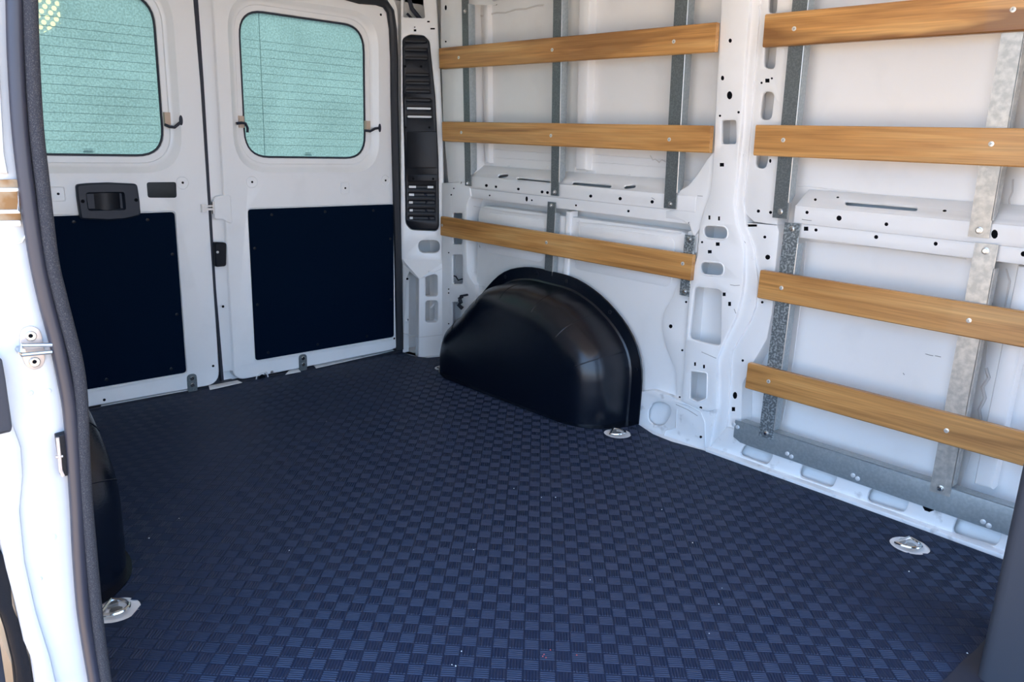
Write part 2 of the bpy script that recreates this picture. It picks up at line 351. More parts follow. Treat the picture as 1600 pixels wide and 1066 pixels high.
# body bead lines and stiffeners
def stiff(x0, x1, z0, z1, o=.045):
    mb = MB(); plate(mb, WALL, [(x0, z0), (x1, z0), (x1, z1), (x0, z1)], o, uv=True, bev=.010, depth=.04); finish('skin_stiffener', mb, PM, wr)
stiff(.862, .915, .86, 1.47, .05); stiff(.850, .878, .02, .71, .018)
stiff(2.30, 2.345, .86, 1.47); stiff(2.31, 2.355, .14, .71); stiff(.345, .375, .86, 1.47, .06); stiff(2.9, 2.98, .86, 1.47)
def bead(pts, off, r=.0016, name='panel_bead', m_=PAINT):
    mb = MB(); mb.tube([WALL.pt(*WALL.px(x, y, off), off) for x, y in pts], r, 6); return finish(name, mb, m_, wr)
bead([(1246, 290), (1350, 302), (1450, 313), (1530, 321)], .084); bead([(1262, 377), (1380, 388), (1510, 405)], .084)
bead([(1259, 377), (1254, 450), (1240, 560), (1222, 660)], .084)
bead([(748, 245), (860, 252)], .084); bead([(905, 252), (1040, 262)], .084); bead([(748, 232), (860, 240)], .084); bead([(905, 240), (1040, 250)], .084)
bead([(902, 252), (899, 262), (896, 276)], .084)
bead([(1546, 500), (1540, 570), (1520, 700), (1500, 760)], .084, .0012)
bead([(1541, 575), (1545, 590), (1535, 605), (1539, 622), (1530, 640), (1532, 655), (1527, 668)], .083, .0045, 'sealant_squiggle', SEAM)
bead([(1583, 280), (1582, 300), (1577, 312), (1578, 325)], .083, .002, 'sealant_squiggle', SEAM)
bead([(1572, 420), (1578, 440), (1572, 470), (1566, 500)], .083, .0022, 'sealant_squiggle', SEAM)
bead([(742, 25), (760, 24), (775, 20), (790, 20), (805, 15), (822, 14), (838, 9), (850, 8)], .083, .003, 'sealant_squiggle', SEAM)
bead([(1016, 243), (1020, 250), (1024, 249), (1030, 254), (1034, 250), (1040, 253)], .083, .0018, 'sealant_squiggle', SEAM)
bead([(1072, 300), (1060, 303)], .05)

# small pressed spot marks and a few scuffs on the inner skins
def spot(x, y, off, rad=.006):
    u, v = WALL.px(x, y, off); mb = MB(); mb.tube([WALL.pt(u+rad*math.cos(a), v+rad*math.sin(a), off) for a in [k*math.pi/6 for k in range(12)]], .001, 5, closed=True, axis=(0, 1, 0)); finish('spot_weld', mb, PAINT, wr)
for p in ((747, 253), (795, 261), (856, 261), (916, 246), (916.5, 266), (929, 268.5), (983, 275)): spot(*p, .084)
for p in ((1163, 242), (1187, 10), (1171, 470), (1176, 403)): spot(*p, .013, .005)
SCUFF = mat('scuff_grey', (.22, .21, .20), .8)
def scuff(pts, off, r=.0008):
    mb = MB(); mb.tube([WALL.pt(*WALL.px(x, y, off), off) for x, y in pts], r, 5); finish('scuff_mark', mb, SCUFF, wr)
for pts, off in (([(1141, 445), (1148, 446.5), (1156, 446)], -.0002), ([(1147, 483), (1150, 490)], -.0002), ([(1165, 380), (1161, 374)], .014), ([(1096, 550), (1119, 560)], -.0002), ([(1018, 309), (1023, 312)], .008), ([(1446, 553), (1452, 555), (1458, 556)], .0835), ([(1461, 556), (1470, 558)], .0835),
                 ([(1411, 583), (1413, 586)], .0835), ([(1004, 381), (1012, 386)], .0275), ([(749, 383), (750, 387)], .0275), ([(1253, 343), (1268, 345)], .0078), ([(1090, 306), (1098, 306.5)], .0098), ([(1243, 344.5), (1282, 348)], .0125), ([(1056, 632), (1074, 640), (1090, 650)], .0055), ([(1054, 690), (1068, 693)], .0055)): scuff(pts, off)
bead([(735, 352), (733, 400), (737, 430)], .027, .0012); bead([(738, 443), (760, 448)], .027, .001); bead([(905, 345), (903, 380), (900, 415)], .024, .001, 'panel_bead', SEAM)
bead([(740, 322), (790, 331), (850, 338)], .024, .0009, 'panel_bead', SEAM); bead([(902, 347), (980, 355), (1063, 365), (1066, 362)], .024, .0015)
# rear inner post (right of the corner pillar)
mb = MB(); plate(mb, WALL, [(688, -260), (723, -260), (727, 0), (731, 150), (735, 268), (727, 285), (700, 286), (692, 200), (688, 60)], .004, depth=.08, bev=.006, sub=.08,
                 blind=[ell(696.5, 12, 1.6, 4, 8), dot(696.5, 65, 1.3), dot(719, 285, 1.3, 2.4)])
finish('rear_post', mb, PM, wr)
mb = MB(); plate(mb, WALL, [(690, 286), (726, 286), (733, 292), (735, 306), (729, 320), (728, 360), (730, 425), (734, 434), (742, 445), (744, 470), (735, 478), (728, 500), (724, 600), (690, 600)], .006, depth=.08, bev=.004, hdepth=.008,
                 holes=[rr(707, 333, 722, 382, 3), rr(706.5, 398, 722.5, 444, 3), rpoly([(706, 472), (720, 471), (719, 523), (706, 525)], 2)],
                 blind=[dot(709, 294.5, 1), dot(705, 304.5, 1.2), dot(701, 395, 1), dot(701, 452, 1), dot(701, 458, 1), dot(701, 506, 1)])
finish('rear_post_lower', mb, PM, wr)
mb = MB(); mb.tube([WALL.pt(*WALL.px(x, y, .05), .05) for x, y in [(704, 430), (712, 432), (716, 438), (722, 436), (730, 441)]], .003, 6); finish('cable', mb, RUB, wr)

# B post: face, channel, flange
PF = .0
mb = MB(); plate(mb, WALL, [(1117, -160), (1127, -160), (1127, 0), (1124, 60), (1119, 150), (1115, 240), (1110, 300), (1100, 328), (1093, 352), (1089, 400), (1082, 424), (1076, 460), (1071, 532), (1068, 586), (1064, 628), (1104, 644),
                            (1119, 640), (1119, 563), (1138, 520), (1150, 495), (1158, 462), (1161, 440), (1162, 392), (1158, 370), (1150, 350), (1146, 317), (1151, 270), (1158, 200), (1163, 110), (1172, 0), (1180, -160)][1:], PF, depth=.085, bev=.004, sub=.10, hdepth=.010,
    holes=[rr(1127, 188, 1150, 225, 4), rpoly([(1099, 351), (1137, 354), (1137, 375), (1099, 372)], 11, 5), rpoly([(1094, 408), (1131, 411), (1131, 432), (1094, 429)], 11, 5),
           rpoly([(1085, 448), (1127, 453), (1126, 540), (1112, 539), (1076, 529)], 6), rpoly([(1079, 579), (1105, 583), (1104, 623), (1090, 629), (1077, 623)], 3)],
    blind=[dot(1141, 63.5, 2.4, 3.2), dot(1129, 122, 2.4, 3.6), ell(1140, 149, 4, 6.2), dot(1125, 181, 1.7), dot(1154, 175.5, 1.8), sq(1128, 257.5, 3, 2.6), sq(1108.5, 340, 1.3, 3), sq(1123.5, 341.5, 1.3, 3),
           dot(1097, 378.5, 1.6), sq(1121.5, 381.5, 2.8, 2.5), sq(1109, 393.5, 2.8, 2.3), sq(1131.5, 460, 2.2, 2.6), sq(1140, 475, 2, 3), sq(1086, 569, 1.3, 2.6), sq(1100, 573, 1.3, 2.6), dot(1095, 637.5, 2.2),
           dot(1072, 496, 1.5), dot(1068, 547, 1.5), dot(1062, 621, 1.5)][:-3])
post = finish('side_post', mb, PM, wr)
def hole_rim(px, off, r=.0028):
    mb = MB(); L = [WALL.pt(*WALL.px(x, y, off), off) for x, y in px]; mb.tube(L, r, 6, closed=True, axis=(0, 1, 0)); finish('hole_rim', mb, PAINT, wr)
hole_rim(rpoly([(1099, 351), (1137, 354), (1137, 375), (1099, 372)], 11, 5), PF); hole_rim(rpoly([(1094, 408), (1131, 411), (1131, 432), (1094, 429)], 11, 5), PF)
hole_rim(rpoly([(1079, 579), (1105, 583), (1104, 623), (1090, 629), (1077, 623)], 3), PF)
mb = MB(); plate(mb, WALL, [(1180, -160), (1172, 0), (1163, 110), (1157, 200), (1151, 260), (1146, 317), (1151, 350), (1160, 380), (1162, 440), (1150, 495), (1138, 520), (1119, 563), (1119, 640), (1104, 702),
                            (1122, 706), (1130, 690), (1137, 655), (1143, 550), (1162, 520), (1173, 500), (1181, 478), (1184, 440), (1177, 387), (1166, 356), (1161, 315), (1166, 270), (1173, 200), (1179, 110), (1187, 18), (1196, -160)], .014, depth=.07, bev=.003, sub=.10)
finish('post_channel', mb, PM, wr)
mb = MB(); plate(mb, WALL, [(1196, -160), (1187, 18), (1179, 110), (1173, 200), (1166, 270), (1161, 315), (1165, 335), (1178, 347), (1214, 352), (1222, 300), (1228, 180), (1234, 100), (1242, 0), (1252, -160)], .020, depth=.065, bev=.004, sub=.10, hdepth=.008,
    holes=[rpoly([(1202, -30), (1216, -30), (1213, 21), (1200, 20)], 7, 5), rpoly([(1196, 62), (1214, 64), (1210, 109), (1193, 106)], 9, 5), rpoly([(1192, 143), (1210, 144), (1205, 188), (1187, 187)], 9, 5), rpoly([(1184, 222), (1203, 222), (1197, 264), (1180, 262)], 9, 5)],
    blind=[sq(1199, 126, 3, 2.8), dot(1190, 129.5, 1.6), dot(1206, 122.5, 1.5), dot(1203.5, 251.5, 1.6, 3), dot(1185, 330, 2.4), dot(1204, 332, 2.2)])
finish('post_flange', mb, PM, wr)
mb = MB(); plate(mb, WALL, [(1161, 348), (1166, 356), (1177, 387), (1184, 440), (1181, 478), (1173, 500), (1162, 520), (1143, 550), (1137, 655), (1130, 690), (1122, 706), (1150, 705), (1158, 655), (1160, 600), (1179, 563), (1198, 530), (1206, 490), (1211, 424), (1217, 362), (1214, 352)], .022, depth=.062, bev=.003,
    blind=[dot(1195, 370.5, 2.2), dot(1199.5, 402, 3.8), dot(1191, 472.5, 1.9), dot(1160.5, 563.5, 1.8), ell(1148.5, 618, 3.2, 5.4, 10), sq(1146, 639.5, 2.4, 3), sq(1174, 352.5, 8.5, 1.7)])
finish('post_flange_lower', mb, PM, wr)
# gusset between belt rail and post, small flange left of post
mb = MB(); plate(mb, WALL, [(1058, 300), (1075, 290), (1090, 272), (1104, 250), (1115, 236), (1120, 250), (1112, 305), (1098, 335), (1094, 356), (1084, 372), (1076, 352), (1064, 344), (1040, 341), (1040, 330), (1056, 328)], .010, depth=.07, bev=.004,
    blind=[dot(1066, 319, 1.5, 2.4), dot(1077, 349, 1.8)]); finish('post_gusset', mb, PM, wr)
mb = MB(); plate(mb, WALL, [(1075, 362), (1092, 356), (1088, 410), (1078, 450), (1074, 532), (1070, 586), (1066, 630), (1056, 626), (1056, 580), (1040, 540), (1034, 508), (1037, 490), (1053, 460), (1062, 436), (1070, 410)], .018, depth=.03, bev=.002,
    blind=[dot(1048, 510, 2.7, 3), dot(1072, 472, 1.6), dot(1066, 547.5, 1.6), sq(1074, 458, 2.6, 2), dot(1062, 621, 1.5), dot(1083, 424, 1.2)]); finish('post_side_flange', mb, PM, wr)
# foot plate with oval hole between wheel arch and post
mb = MB(); plate(mb, WALL, [(992, 665), (1002, 612), (1020, 610), (1056, 622), (1066, 628), (1119, 640), (1108, 706), (1060, 702), (1020, 680)], .006, depth=.078, bev=.004, hdepth=.008,
    holes=[rpoly([(1012, 657), (1012, 642), (1020, 629), (1036, 628), (1048, 636), (1048, 648), (1038, 664), (1022, 666)], 5)], blind=[dot(1095, 683, 2)])
finish('post_foot', mb, [PAINTD, DARK], wr)
bead([(1056, 628), (1075, 633), (1095, 645), (1101, 660), (1102, 700)], .004, .0018); bead([(1037, 686), (1040, 673), (1056, 668), (1058, 640)], .004, .0022)
# floor sill rail with oval openings
mb = MB()
oh = [rpoly([(1163, 694), (1209, 710), (1199, 727), (1154, 711)], 7, 5), rpoly([(1253, 725), (1309, 743), (1300, 763), (1247, 745)], 8, 5), rpoly([(1361, 761), (1422, 780), (1413, 802), (1352, 783)], 9, 5),
      rpoly([(1495, 807), (1567, 829), (1557, 855), (1486, 834)], 10, 5), rpoly([(1665, 862), (1765, 893), (1757, 925), (1657, 893)], 11, 5)]
plate(mb, WALL, [(1104, 705), (1135, 668), (1562, 800), (1860, 892), (1860, 994), (1562, 873)], .007, depth=.07, bev=.004, hdepth=.010, holes=oh, blind=[dot(1452, 792, 10, 8)])
plate(mb, WALL, [(1.56, -.012), (3.0, -.012), (3.0, .010), (1.56, .010)], -.018, depth=.028, bev=.004, uv=True)
finish('sill_rail', mb, [PAINTD, DARK], wr)
mb = MB(); mb.loft([[WALL.pt(x, -.006 + .088*t, .034 + .040*t*t) for t in (0, .2, .4, .6, .8, 1)] for x in (1.6, 3.0)], closed=False, cap0=False, cap1=False); finish('sill_inner', mb, PAINT, wr)

# ---- rear corner pillar
mb = MB(); off = 0
plate(mb, DPL, [(626, -170), (626, 405), (641, 412), (655, 418), (692, 408), (694, 360), (692, 200), (684, 30), (670, -170)], 0, depth=.05, bev=.004,
      holes=[rpoly([(633, -60), (655, -60), (664, 28.5), (629.5, 27)], 3), rpoly([(629, 60), (640, 53.5), (662, 55), (671, 64), (680, 150), (685, 250), (686, 355), (682, 361.5), (642, 359.5), (633.5, 350), (632, 250), (629, 150)], 4, 3),
             rpoly([(653.5, 375.5), (687, 375.5), (687, 395.5), (653.5, 395.5)], 10, 5)],
      blind=[sq(648.5, 47.5, 1.8, 1.5), sq(669.5, 33.8, 1.9, 1), sq(676, 44.8, 3.4, 1), dot(648, 42.5, 1, .7)])
cp = finish('wall_corner', mb, PM); tag(cp, 'white pressed steel corner post beside the rear door', kind='structure')
# lower block of the pillar: narrow face along the door, wide face towards the floor
Ca, Cb, Cc = Vector((.004, .806, 0)), Vector((.108, .822, 0)), Vector((.142, .953, 0))
def vplane(A, B):
    U = (B-A).normalized(); N = Vector((-U.y, U.x, 0)); return Plane(A, U, (0, 0, 1), N if N.x < 0 or N.y > 0 else -N), (B-A).length
LP, LW = vplane(Ca, Cb); RP, RW = vplane(Cb, Cc)
if (LP.N.y) < 0: LP.N = -LP.N
if (RP.N.x) > 0: RP.N = -RP.N
mb = MB(); plate(mb, LP, [(0, -.006), (LW, -.006), (LW, .353), (0, .405)], 0, depth=.04, bev=.003, uv=True, blind=[[LP.px(*p) for p in h] for h in (dot(636, 436, 1.3, 1.6), dot(636, 500, 1.2, 1.6), dot(641, 424, 1.1))])
plate(mb, RP, [(0, -.006), (RW+.002, -.006), (RW+.002, .405), (0, .353)], 0, depth=.04, bev=.003, uv=True,
      holes=[[RP.px(*p) for p in rr(664.5, 429, 684, 463.5, 5)], [RP.px(*p) for p in rr(665, 470, 684.5, 504, 5)]], blind=[[RP.px(*p) for p in sq(672, 425, 1.8, 1)]])
a, b, c = LP.pt(0, .43), LP.pt(LW, .355), RP.pt(RW, .43)
mb.add([LP.pt(0, .405), LP.pt(LW, .353), RP.pt(RW, .405), DPL.pt(0, .428), DPL.pt(.2, .43)], [(0, 1, 3), (1, 2, 4), (1, 4, 3)])
finish('pillar_foot', mb, PM, cp, 20)
mb = MB(); mb.tube([RP.pt(-.001, z, -.0005) for z in (0, .06, .1, .18, .25, .35)], .0022, 6); mb.tube([LP.pt(0, .088, -.0005), LP.pt(LW, .088, -.0005), RP.pt(RW, .09, -.0005)], .0016, 6); finish('seam_bead', mb, SEAM, cp)
# folded hose seen through the pillar holes
mb = MB(); mb.tube([(.06, .96, .36), (.10, 1.0, .37), (.115, 1.0, .33), (.115, 1.0, .2)], .006, 6); mb.tube([(.05, .93, .20), (.09, .985, .27)], .004, 6); finish('wiring_conduit', mb, PAINT, cp)
mb = MB(); mb.tube([DPL.pt(.02, 1.52, .05), DPL.pt(.035, 1.47, .05), DPL.pt(.07, 1.43, .05), DPL.pt(.11, 1.405, .04)], .009, 8); mb.tube([DPL.pt(.015, 1.45, .05), DPL.pt(.07, 1.40, .06)], .005, 8); finish('cable', mb, RUB, cp)

# ---- rear doors
Y0, Y1, ZB, ZT = .116, .640, .858, 1.377
def frame_ring(y0, y1, z0, z1, r, n=8): return rr(y0, z0, y1, z1, r, n)
def offring(R_, x): return [Vector((x, y, z)) for y, z in R_]
def in_poly(P, x, y):
    c = False
    for i in range(len(P)):
        (x1, y1), (x2, y2) = P[i-1], P[i]
        if (y1 > y) != (y2 > y) and x < (x2-x1)*(y-y1)/(y2-y1)+x1: c = not c
    return c
def make_door(nm, sgn, lab):
    root = empty(nm, (0, .4*sgn, 0), lab, kind='structure')
    s = lambda L: [(-y if sgn < 0 else y, z) for y, z in L]
    d = .065 if sgn < 0 else 0                                 # left door: mirrored about the meeting line at y=-.03
    m_ = lambda y: y if sgn > 0 else -y-.058
    mp = lambda L: [(m_(y), z) for y, z in L]
    mb = MB()
    e0 = .017 if sgn > 0 else -.013
    outl = rpoly([(e0, .012), (.790, .020), (.785, 1.48), (.70, 1.535), (e0, 1.545)], .05, 6)
    H0 = frame_ring(Y0-.052, Y1+.052, ZB-.055, ZT+.050, .135); H1 = frame_ring(Y0-.030, Y1+.030, ZB-.032, ZT+.030, .120); H2 = frame_ring(Y0-.022, Y1+.022, ZB-.024, ZT+.022, .112); H3 = frame_ring(Y0, Y1, ZB, ZT, .095)
    P0 = frame_ring(.100, .768, .068, .676, .018, 4)
    fr = [mp(outl), mp(H0), mp(P0)]; flat = [p for l in fr for p in l]
    mb.add([(0, y, z) for y, z in flat], [tuple(t) for t in tess(fr)])
    o2 = mp(offs(outl, .004)); mb.loft([offring(mp(outl), 0), offring(o2, -.004), offring(o2, -.045)], cap0=False, cap1=False)
    mb.loft([offring(mp(H0), 0), offring(mp(offs(H0, -.003)), -.002), offring(mp(offs(H1, .005)), -.013), offring(mp(H1), -.016), offring(mp(H2), -.017), offring(mp(offs(H2, -.003)), -.021), offring(mp(offs(H3, .003)), -.022), offring(mp(H3), -.026), offring(mp(H3), -.040)], cap0=False, cap1=False)
    mb.loft([offring(mp(P0), 0), offring(mp(offs(P0, -.002)), .0012), offring(mp(offs(P0, -.004)), .0), offring(mp(offs(P0, -.005)), -.006)], cap0=False, cap1=True)
    if sgn > 0:                                                # stepped meeting edge of the right-hand door
        mb.loft([[(-.0005, .030, .05), (-.0005, .018, .05), (-.010, .008, .05), (-.020, -.034, .05), (-.026, -.036, .05), (-.026, .030, .05)], [(-.0005, .030, 1.54), (-.0005, .018, 1.54), (-.010, .008, 1.54), (-.020, -.034, 1.54), (-.026, -.036, 1.54), (-.026, .030, 1.54)]])
        mb.tube([(-.0015, .020, z) for z in (.05, .4, .75, 1.1, 1.5)], .003, 6)
    else:
        mb.tube([(-.002, m_(-.010), z) for z in (.05, .4, .75, 1.1, 1.5)], .002, 6)
    finish('inner_panel', mb, PAINT, root)
    mb = MB(); q = mp(outl); mb.loft([offring(q, -.030), offring(q, -.045)], cap0=False, cap1=False)
    fr = [mp(offs(outl, .02)), mp(H3)]; flat = [p for l in fr for p in l]; mb.add([(-.042, y, z) for y, z in flat], [tuple(t) for t in tess(fr)]); finish('outer_skin', mb, PAINT, root)
    # glass, gasket
    mb = MB(); g = mp(offs(H3, .006)); mb.loft([offring(g, -.030), offring(g, -.034)])
    gl = finish('window_pane', mb, FROST if sgn > 0 else FROSTD, root, 0, ); gl['label'] = 'teal frosted film on glass' if sgn > 0 else 'teal frosted film with a corner of pale perforated dots'
    mb = MB(); mb.tube([Vector((-.027, y, z)) for y, z in mp(offs(H3, -.002))], .0045, 6, closed=True, axis=(1, 0, 0)); finish('window_gasket', mb, RUB, root)
    # heater lines printed on the pane
    mb = MB()
    for k in range(14):
        z = .905 + k*.0285
        if z < ZT-.09: mb.box((-.0302, min(m_(Y0+.012), m_(Y1-.012)), z-.0005), (-.0294, max(m_(Y0+.012), m_(Y1-.012)), z+.0005))
    if sgn > 0: mb.box((-.0302, .196, ZB+.004), (-.0292, .1975, ZT-.004))
    tag(finish('heater_lines', mb, mat('heater_line_print', (.05, .13, .14), .6), gl, 0), kind='stuff')
    mb = MB(); yc = (m_(Y0)+m_(Y1))/2 + (.0 if sgn > 0 else .02)
    mb.box((-.0302, yc-.012, .878), (-.0291, yc+.012, .8795)); mb.box((-.0302, yc-.016, .868), (-.0291, yc+.016, .871)); mb.box((-.0302, yc-.013, .8725), (-.0291, yc+.013, .8745))
    finish('glass_mark', mb, mat('glass_print', (.06, .16, .17), .6), gl, 0)
    # hardboard
    B = frame_ring(.107, .762, .076, .668, .012, 4)
    mb = MB(); mb.loft([offring(mp(B), -.005), offring(mp(B), -.001), offring(mp(offs(B, -.001)), 0)]); bd = finish('hardboard_panel', mb, BOARD, root); bd['label'] = 'black hardboard panel'
    for y, z in ((.20, .645), (.43, .648), (.66, .645), (.745, .52), (.745, .25), (.62, .10), (.38, .10), (.16, .10), (.125, .30), (.125, .52)):
        mb = MB(); mb.disc((0, m_(y), z), (1, 0, 0), .006, .0015, 10); finish('rivet', mb, BLACKP, bd)
    return root, m_
d2, md2 = make_door('door_2', 1, 'right-hand rear cargo door, white, with frosted teal window and black lower panel')
d1, md1 = make_door('door_1', -1, 'left-hand rear cargo door, white, with black pull handle below its window')
def pad(root, x, y, r=8.5, square=False):
    u, v = REAR.px(x, y); mb = MB()
    if square: L = [(u-.019, v-.022), (u+.019, v-.022), (u+.019, v+.022), (u-.019, v+.022)]; L = rpoly(L, .005)
    else: L = ell(u, v, .021, .021, 20)
    mb.tube([Vector((.0, a, b_)) for a, b_ in L], .0022, 6, closed=True, axis=(1, 0, 0)); finish('pressed_pad', mb, PAINT, root)
    mb = MB(); mb.disc((0, u, v), (1, 0, 0), .0042, .0012, 10); finish('plug_hole', mb, DARK, root)
for p in ((394, 284.5), (602.5, 282)): pad(d2, *p)
pad(d2, 539.5, 294, square=True); pad(d1, 91, 303, square=True); pad(d1, 285.5, 285.5)
for root, p in ((d2, (348.5, 479)), (d2, (343, 326)), (d1, (333, 572)), (d1, (163, 625)), (d2, (595, 23)), (d2, (616, 529))):
    u, v = REAR.px(*p); mb = MB(); mb.disc((0, u, v), (1, 0, 0), .005, .001, 8); finish('plug_hole', mb, DARK, root)
# pull handle: bezel with a recessed cup
mb = MB(); A = [REAR.px(*p) for p in rpoly([(117, 288), (135, 286), (168, 285), (212, 287), (216, 312), (218, 336), (195, 342), (168, 344), (124, 342), (119, 310)], 5)]
I = [REAR.px(*p) for p in rpoly([(131, 300), (192, 299), (195, 328), (135, 329)], 5)]
mb.loft([offring(A, .0), offring(A, .012), offring(offs(A, -.005), .017)], cap0=False, cap1=False)
fr = [offs(A, -.005), I]; mb.add([(.017, y, z) for l in fr for y, z in l], [tuple(t) for t in tess(fr)])
mb.loft([offring(I, .017), offring(offs(I, -.003), .010), offring(offs(I, -.006), .003)], cap0=False, cap1=True)
h = finish('pull_handle', mb, mat('handle_plastic', (.012, .017, .030), .45, spec=.4), d1); h['label'] = 'black recessed pull handle'
mb = MB(); c0 = REAR.px(147, 315); c1 = REAR.px(187, 314); mb.loft([[(.003+.012*math.sin(t*math.pi), c0[0]+(c1[0]-c0[0])*t, z) for t in [k/8 for k in range(9)]] for z in (c0[1]-.028, c0[1]+.028)], closed=False, cap0=False, cap1=False); finish('grip', mb, BLACKP, h)
for p in ((127, 314), (210, 312)):
    u, v = REAR.px(*p); mb = MB(); mb.disc((.017, u, v), (1, 0, 0), .006, .001, 10); finish('screw', mb, DARK, h)
mb = MB(); L = [REAR.px(*p) for p in rpoly([(229, 285), (275, 284.5), (276, 309), (231, 309)], 4)]; mb.loft([offring(L, .0), offring(L, .001), offring(offs(L, -.001), .0015)]); finish('black_cutout', mb, mat('cutout_black', (.012, .018, .022), .6), d1)  # thin black plate drawn where the door has a black cutout
# bottom hinge straps
for root, p in ((d1, (300, 598)), (d2, (473, 566))):
    u, v = REAR.px(*p); mb = MB(); L = rpoly([(u-.018, v-.04), (u+.018, v-.04), (u+.018, v+.034), (u-.018, v+.034)], .016, 5); mb.loft([offring(L, .0), offring(L, .003), offring(offs(L, -.001), .004)]); st = finish('latch_plate', mb, GALV, root); st['label'] = 'grey steel latch plate'
    for dz in (.018, -.008): mb = MB(); mb.disc((.004, u, v+dz), (1, 0, 0), .008, .004, 12); finish('screw', mb, CHROME, st)
mb = MB(); u, v = REAR.px(409.5, 591); mb.disc((0, u, v), (1, 0, 0), .013, .0015, 14, r2=.016); finish('drain_hole', mb, DARK, d2)
mb = MB(); mb.tube([Vector((.001, u+.025*math.cos(a), v+.025*math.sin(a))) for a in [k*math.pi/8 for k in range(-1, 10)]], .003, 6); finish('hole_rim', mb, PAINT, d2)
for p in ((415, 583.5), (424.5, 581.5)):
    u, v = REAR.px(*p); mb = MB(); mb.disc((0, u, v), (1, 0, 0), .007, .003, 10); finish('rivet', mb, STEEL, d2)
# latch bolt and keeper at the meeting edge
u, v = REAR.px(322, 325); mb = MB(); mb.box((.0, u-.020, v-.014), (.014, u-.004, v+.014)); mb.box((.002, u-.004, v-.008), (.010, u+.022, v+.0)); mb.box((.002, u-.006, v+.004), (.010, u+.022, v+.010)); mb.box((-.002, u+.022, v-.022), (.006, u+.030, v+.022)); finish('latch_bolt', mb, STEEL, d2)
u, v = REAR.px(343, 326); mb = MB(); L = rpoly([(u-.024, v-.040), (u+.010, v-.040), (u+.020, v-.05), (u+.045, v-.06), (u+.045, v+.05), (u-.012, v+.045), (u-.024, v+.03)], .012); mb.loft([offring(L, .0), offring(offs(L, -.004), .003)], cap1=True); finish('keeper_pad', mb, PAINT, d2)
u, v = REAR.px(342, 398); mb = MB(); L = rpoly([(u-.024, v-.042), (u+.018, v-.042), (u+.024, v+.045), (u-.022, v+.050)], .010); mb.loft([offring(L, .0), offring(L, .018), offring(offs(L, -.004), .022)]); finish('lock_case', mb, BLACKP, d2)
u, v = REAR.px(336, 393); mb = MB(); mb.disc((.022, u, v), (1, 0, 0), .005, .002, 10); finish('lock_pin', mb, STEEL, d2)
# centre rubber and threshold
mb = MB(); mb.loft([[(-.050, -.060, z), (-.024, -.058, z), (-.024, -.022, z), (-.050, -.02, z)] for z in (.0, .8, 1.55)]); G_ = [[REAR.px(*p) for p in row] for row in (((301, -120), (309.5, -120)), ((301.5, 0), (309.5, 0)), ((312.5, 130), (318.5, 130)), ((321.5, 265), (326.5, 265)), ((333.5, 450), (337.5, 450)), ((345.5, 596), (350, 596)))]
mb.loft([[(-.012, a[0], a[1]), (.0025, a[0]+.001, a[1]), (.0025, b_[0]-.001, b_[1]), (-.012, b_[0], b_[1])] for a, b_ in G_])
tag(finish('trim_1', mb, RUB), 'black rubber strip between the two rear doors', kind='structure')
mb = MB(); mb.box((-.05, -.80, -.03), (-.004, .82, .004)); tag(finish('trim_2', mb, RUB, smooth=0), 'black rubber threshold under the rear doors', kind='structure')
th = empty('trim_3', (-.004, 0, 0), 'pale scuffed metal sill strips along the rear edge of the floor', kind='structure')
for a, b_, c, d in (((158, 637), (297, 611.5), (293, 607), (158, 632)), ((328, 611.5), (378.5, 600), (371, 596.5), (326, 605)), ((446, 587.5), (470, 583), (466, 578), (452, 581)), ((494, 577.5), (616, 549.5), (612, 548), (490, 573))):
    mb = MB(); Q = [FLOOR.px(*p) for p in (a, b_, c, d)]; Q = [(max(-.05, x), y) for x, y in Q]
    mb.loft([[(x, y, .0045) for x, y in Q], [(x, y, .006) for x, y in Q]]); finish('sill_strip', mb, PAINTD, th, 0)

# rear door seal
dsl = [(530, -10), (562, -1), (588, 1), (602, 6), (610, 18), (614, 45), (616, 90), (616.5, 150), (618, 230), (620, 310), (622, 400), (623.5, 480), (625, 546)]
P_ = [REAR.px(x, y, -.008) for x, y in dsl]
mb = MB(); L = [Vector((.006, u, v)) for u, v in P_]
top = [Vector((.006, -.06-p.y, p.z)) for p in reversed(L)]
mid = [Vector((.006, y, L[0].z+.002)) for y in (.3, .0, -.3)]
mb.tube(top[::1][:0] + list(reversed(L)) + mid + list(reversed(top)), .0175, 10, flat=.9); o = finish('door_seal', mb, mat('seal_black', (.012, .015, .022), .5)); tag(o, 'black rubber seal framing the rear door opening', 'seal')

# ================================================================== THINGS
# floor mat
RINGS = [FLOOR.px(965, 677), FLOOR.px(1421.5, 852), FLOOR.px(181, 953), FLOOR.px(696, 575)]
RINGS[2] = (RINGS[0][0], RINGS[2][1])
mx = tag(empty('rubber_mat', (1.3, 0, 0)), 'black ribbed rubber floor mat in a basket-weave pattern covering the van floor', 'floor mat')
mo = [(-.002, -.84), (.006, -.10), (.0, .60), (.006, .80), (.02, .805), (.07, .80), (.112, .815), (.15, .84), (.17, .90), (.19, .925), (.25, .93), (1.27, .925), (1.36, .890), (1.44, .885), (1.55, .905), (1.70, .905), (2.2, .90), (2.60, .895), (3.2, .895), (3.2, .30), (2.56, .30), (2.47, .22), (2.47, -.70), (1.6, -.88), (1.4, -.885)]
mo2 = mo[:19] + [(3.2, .895), (3.2, -.88), (1.6, -.88)]; mo = mo2
mb = MB(); cir = [ell(x, y, .047, .047, 28) for x, y in RINGS]
fr = [mo] + cir; mb.add([(x, y, 0) for l in fr for x, y in l], [tuple(t) for t in tess(fr)])
mb.loft([[Vector((x, y, 0)) for x, y in mo], [Vector((x, y, -.006)) for x, y in mo]], cap0=False, cap1=False)
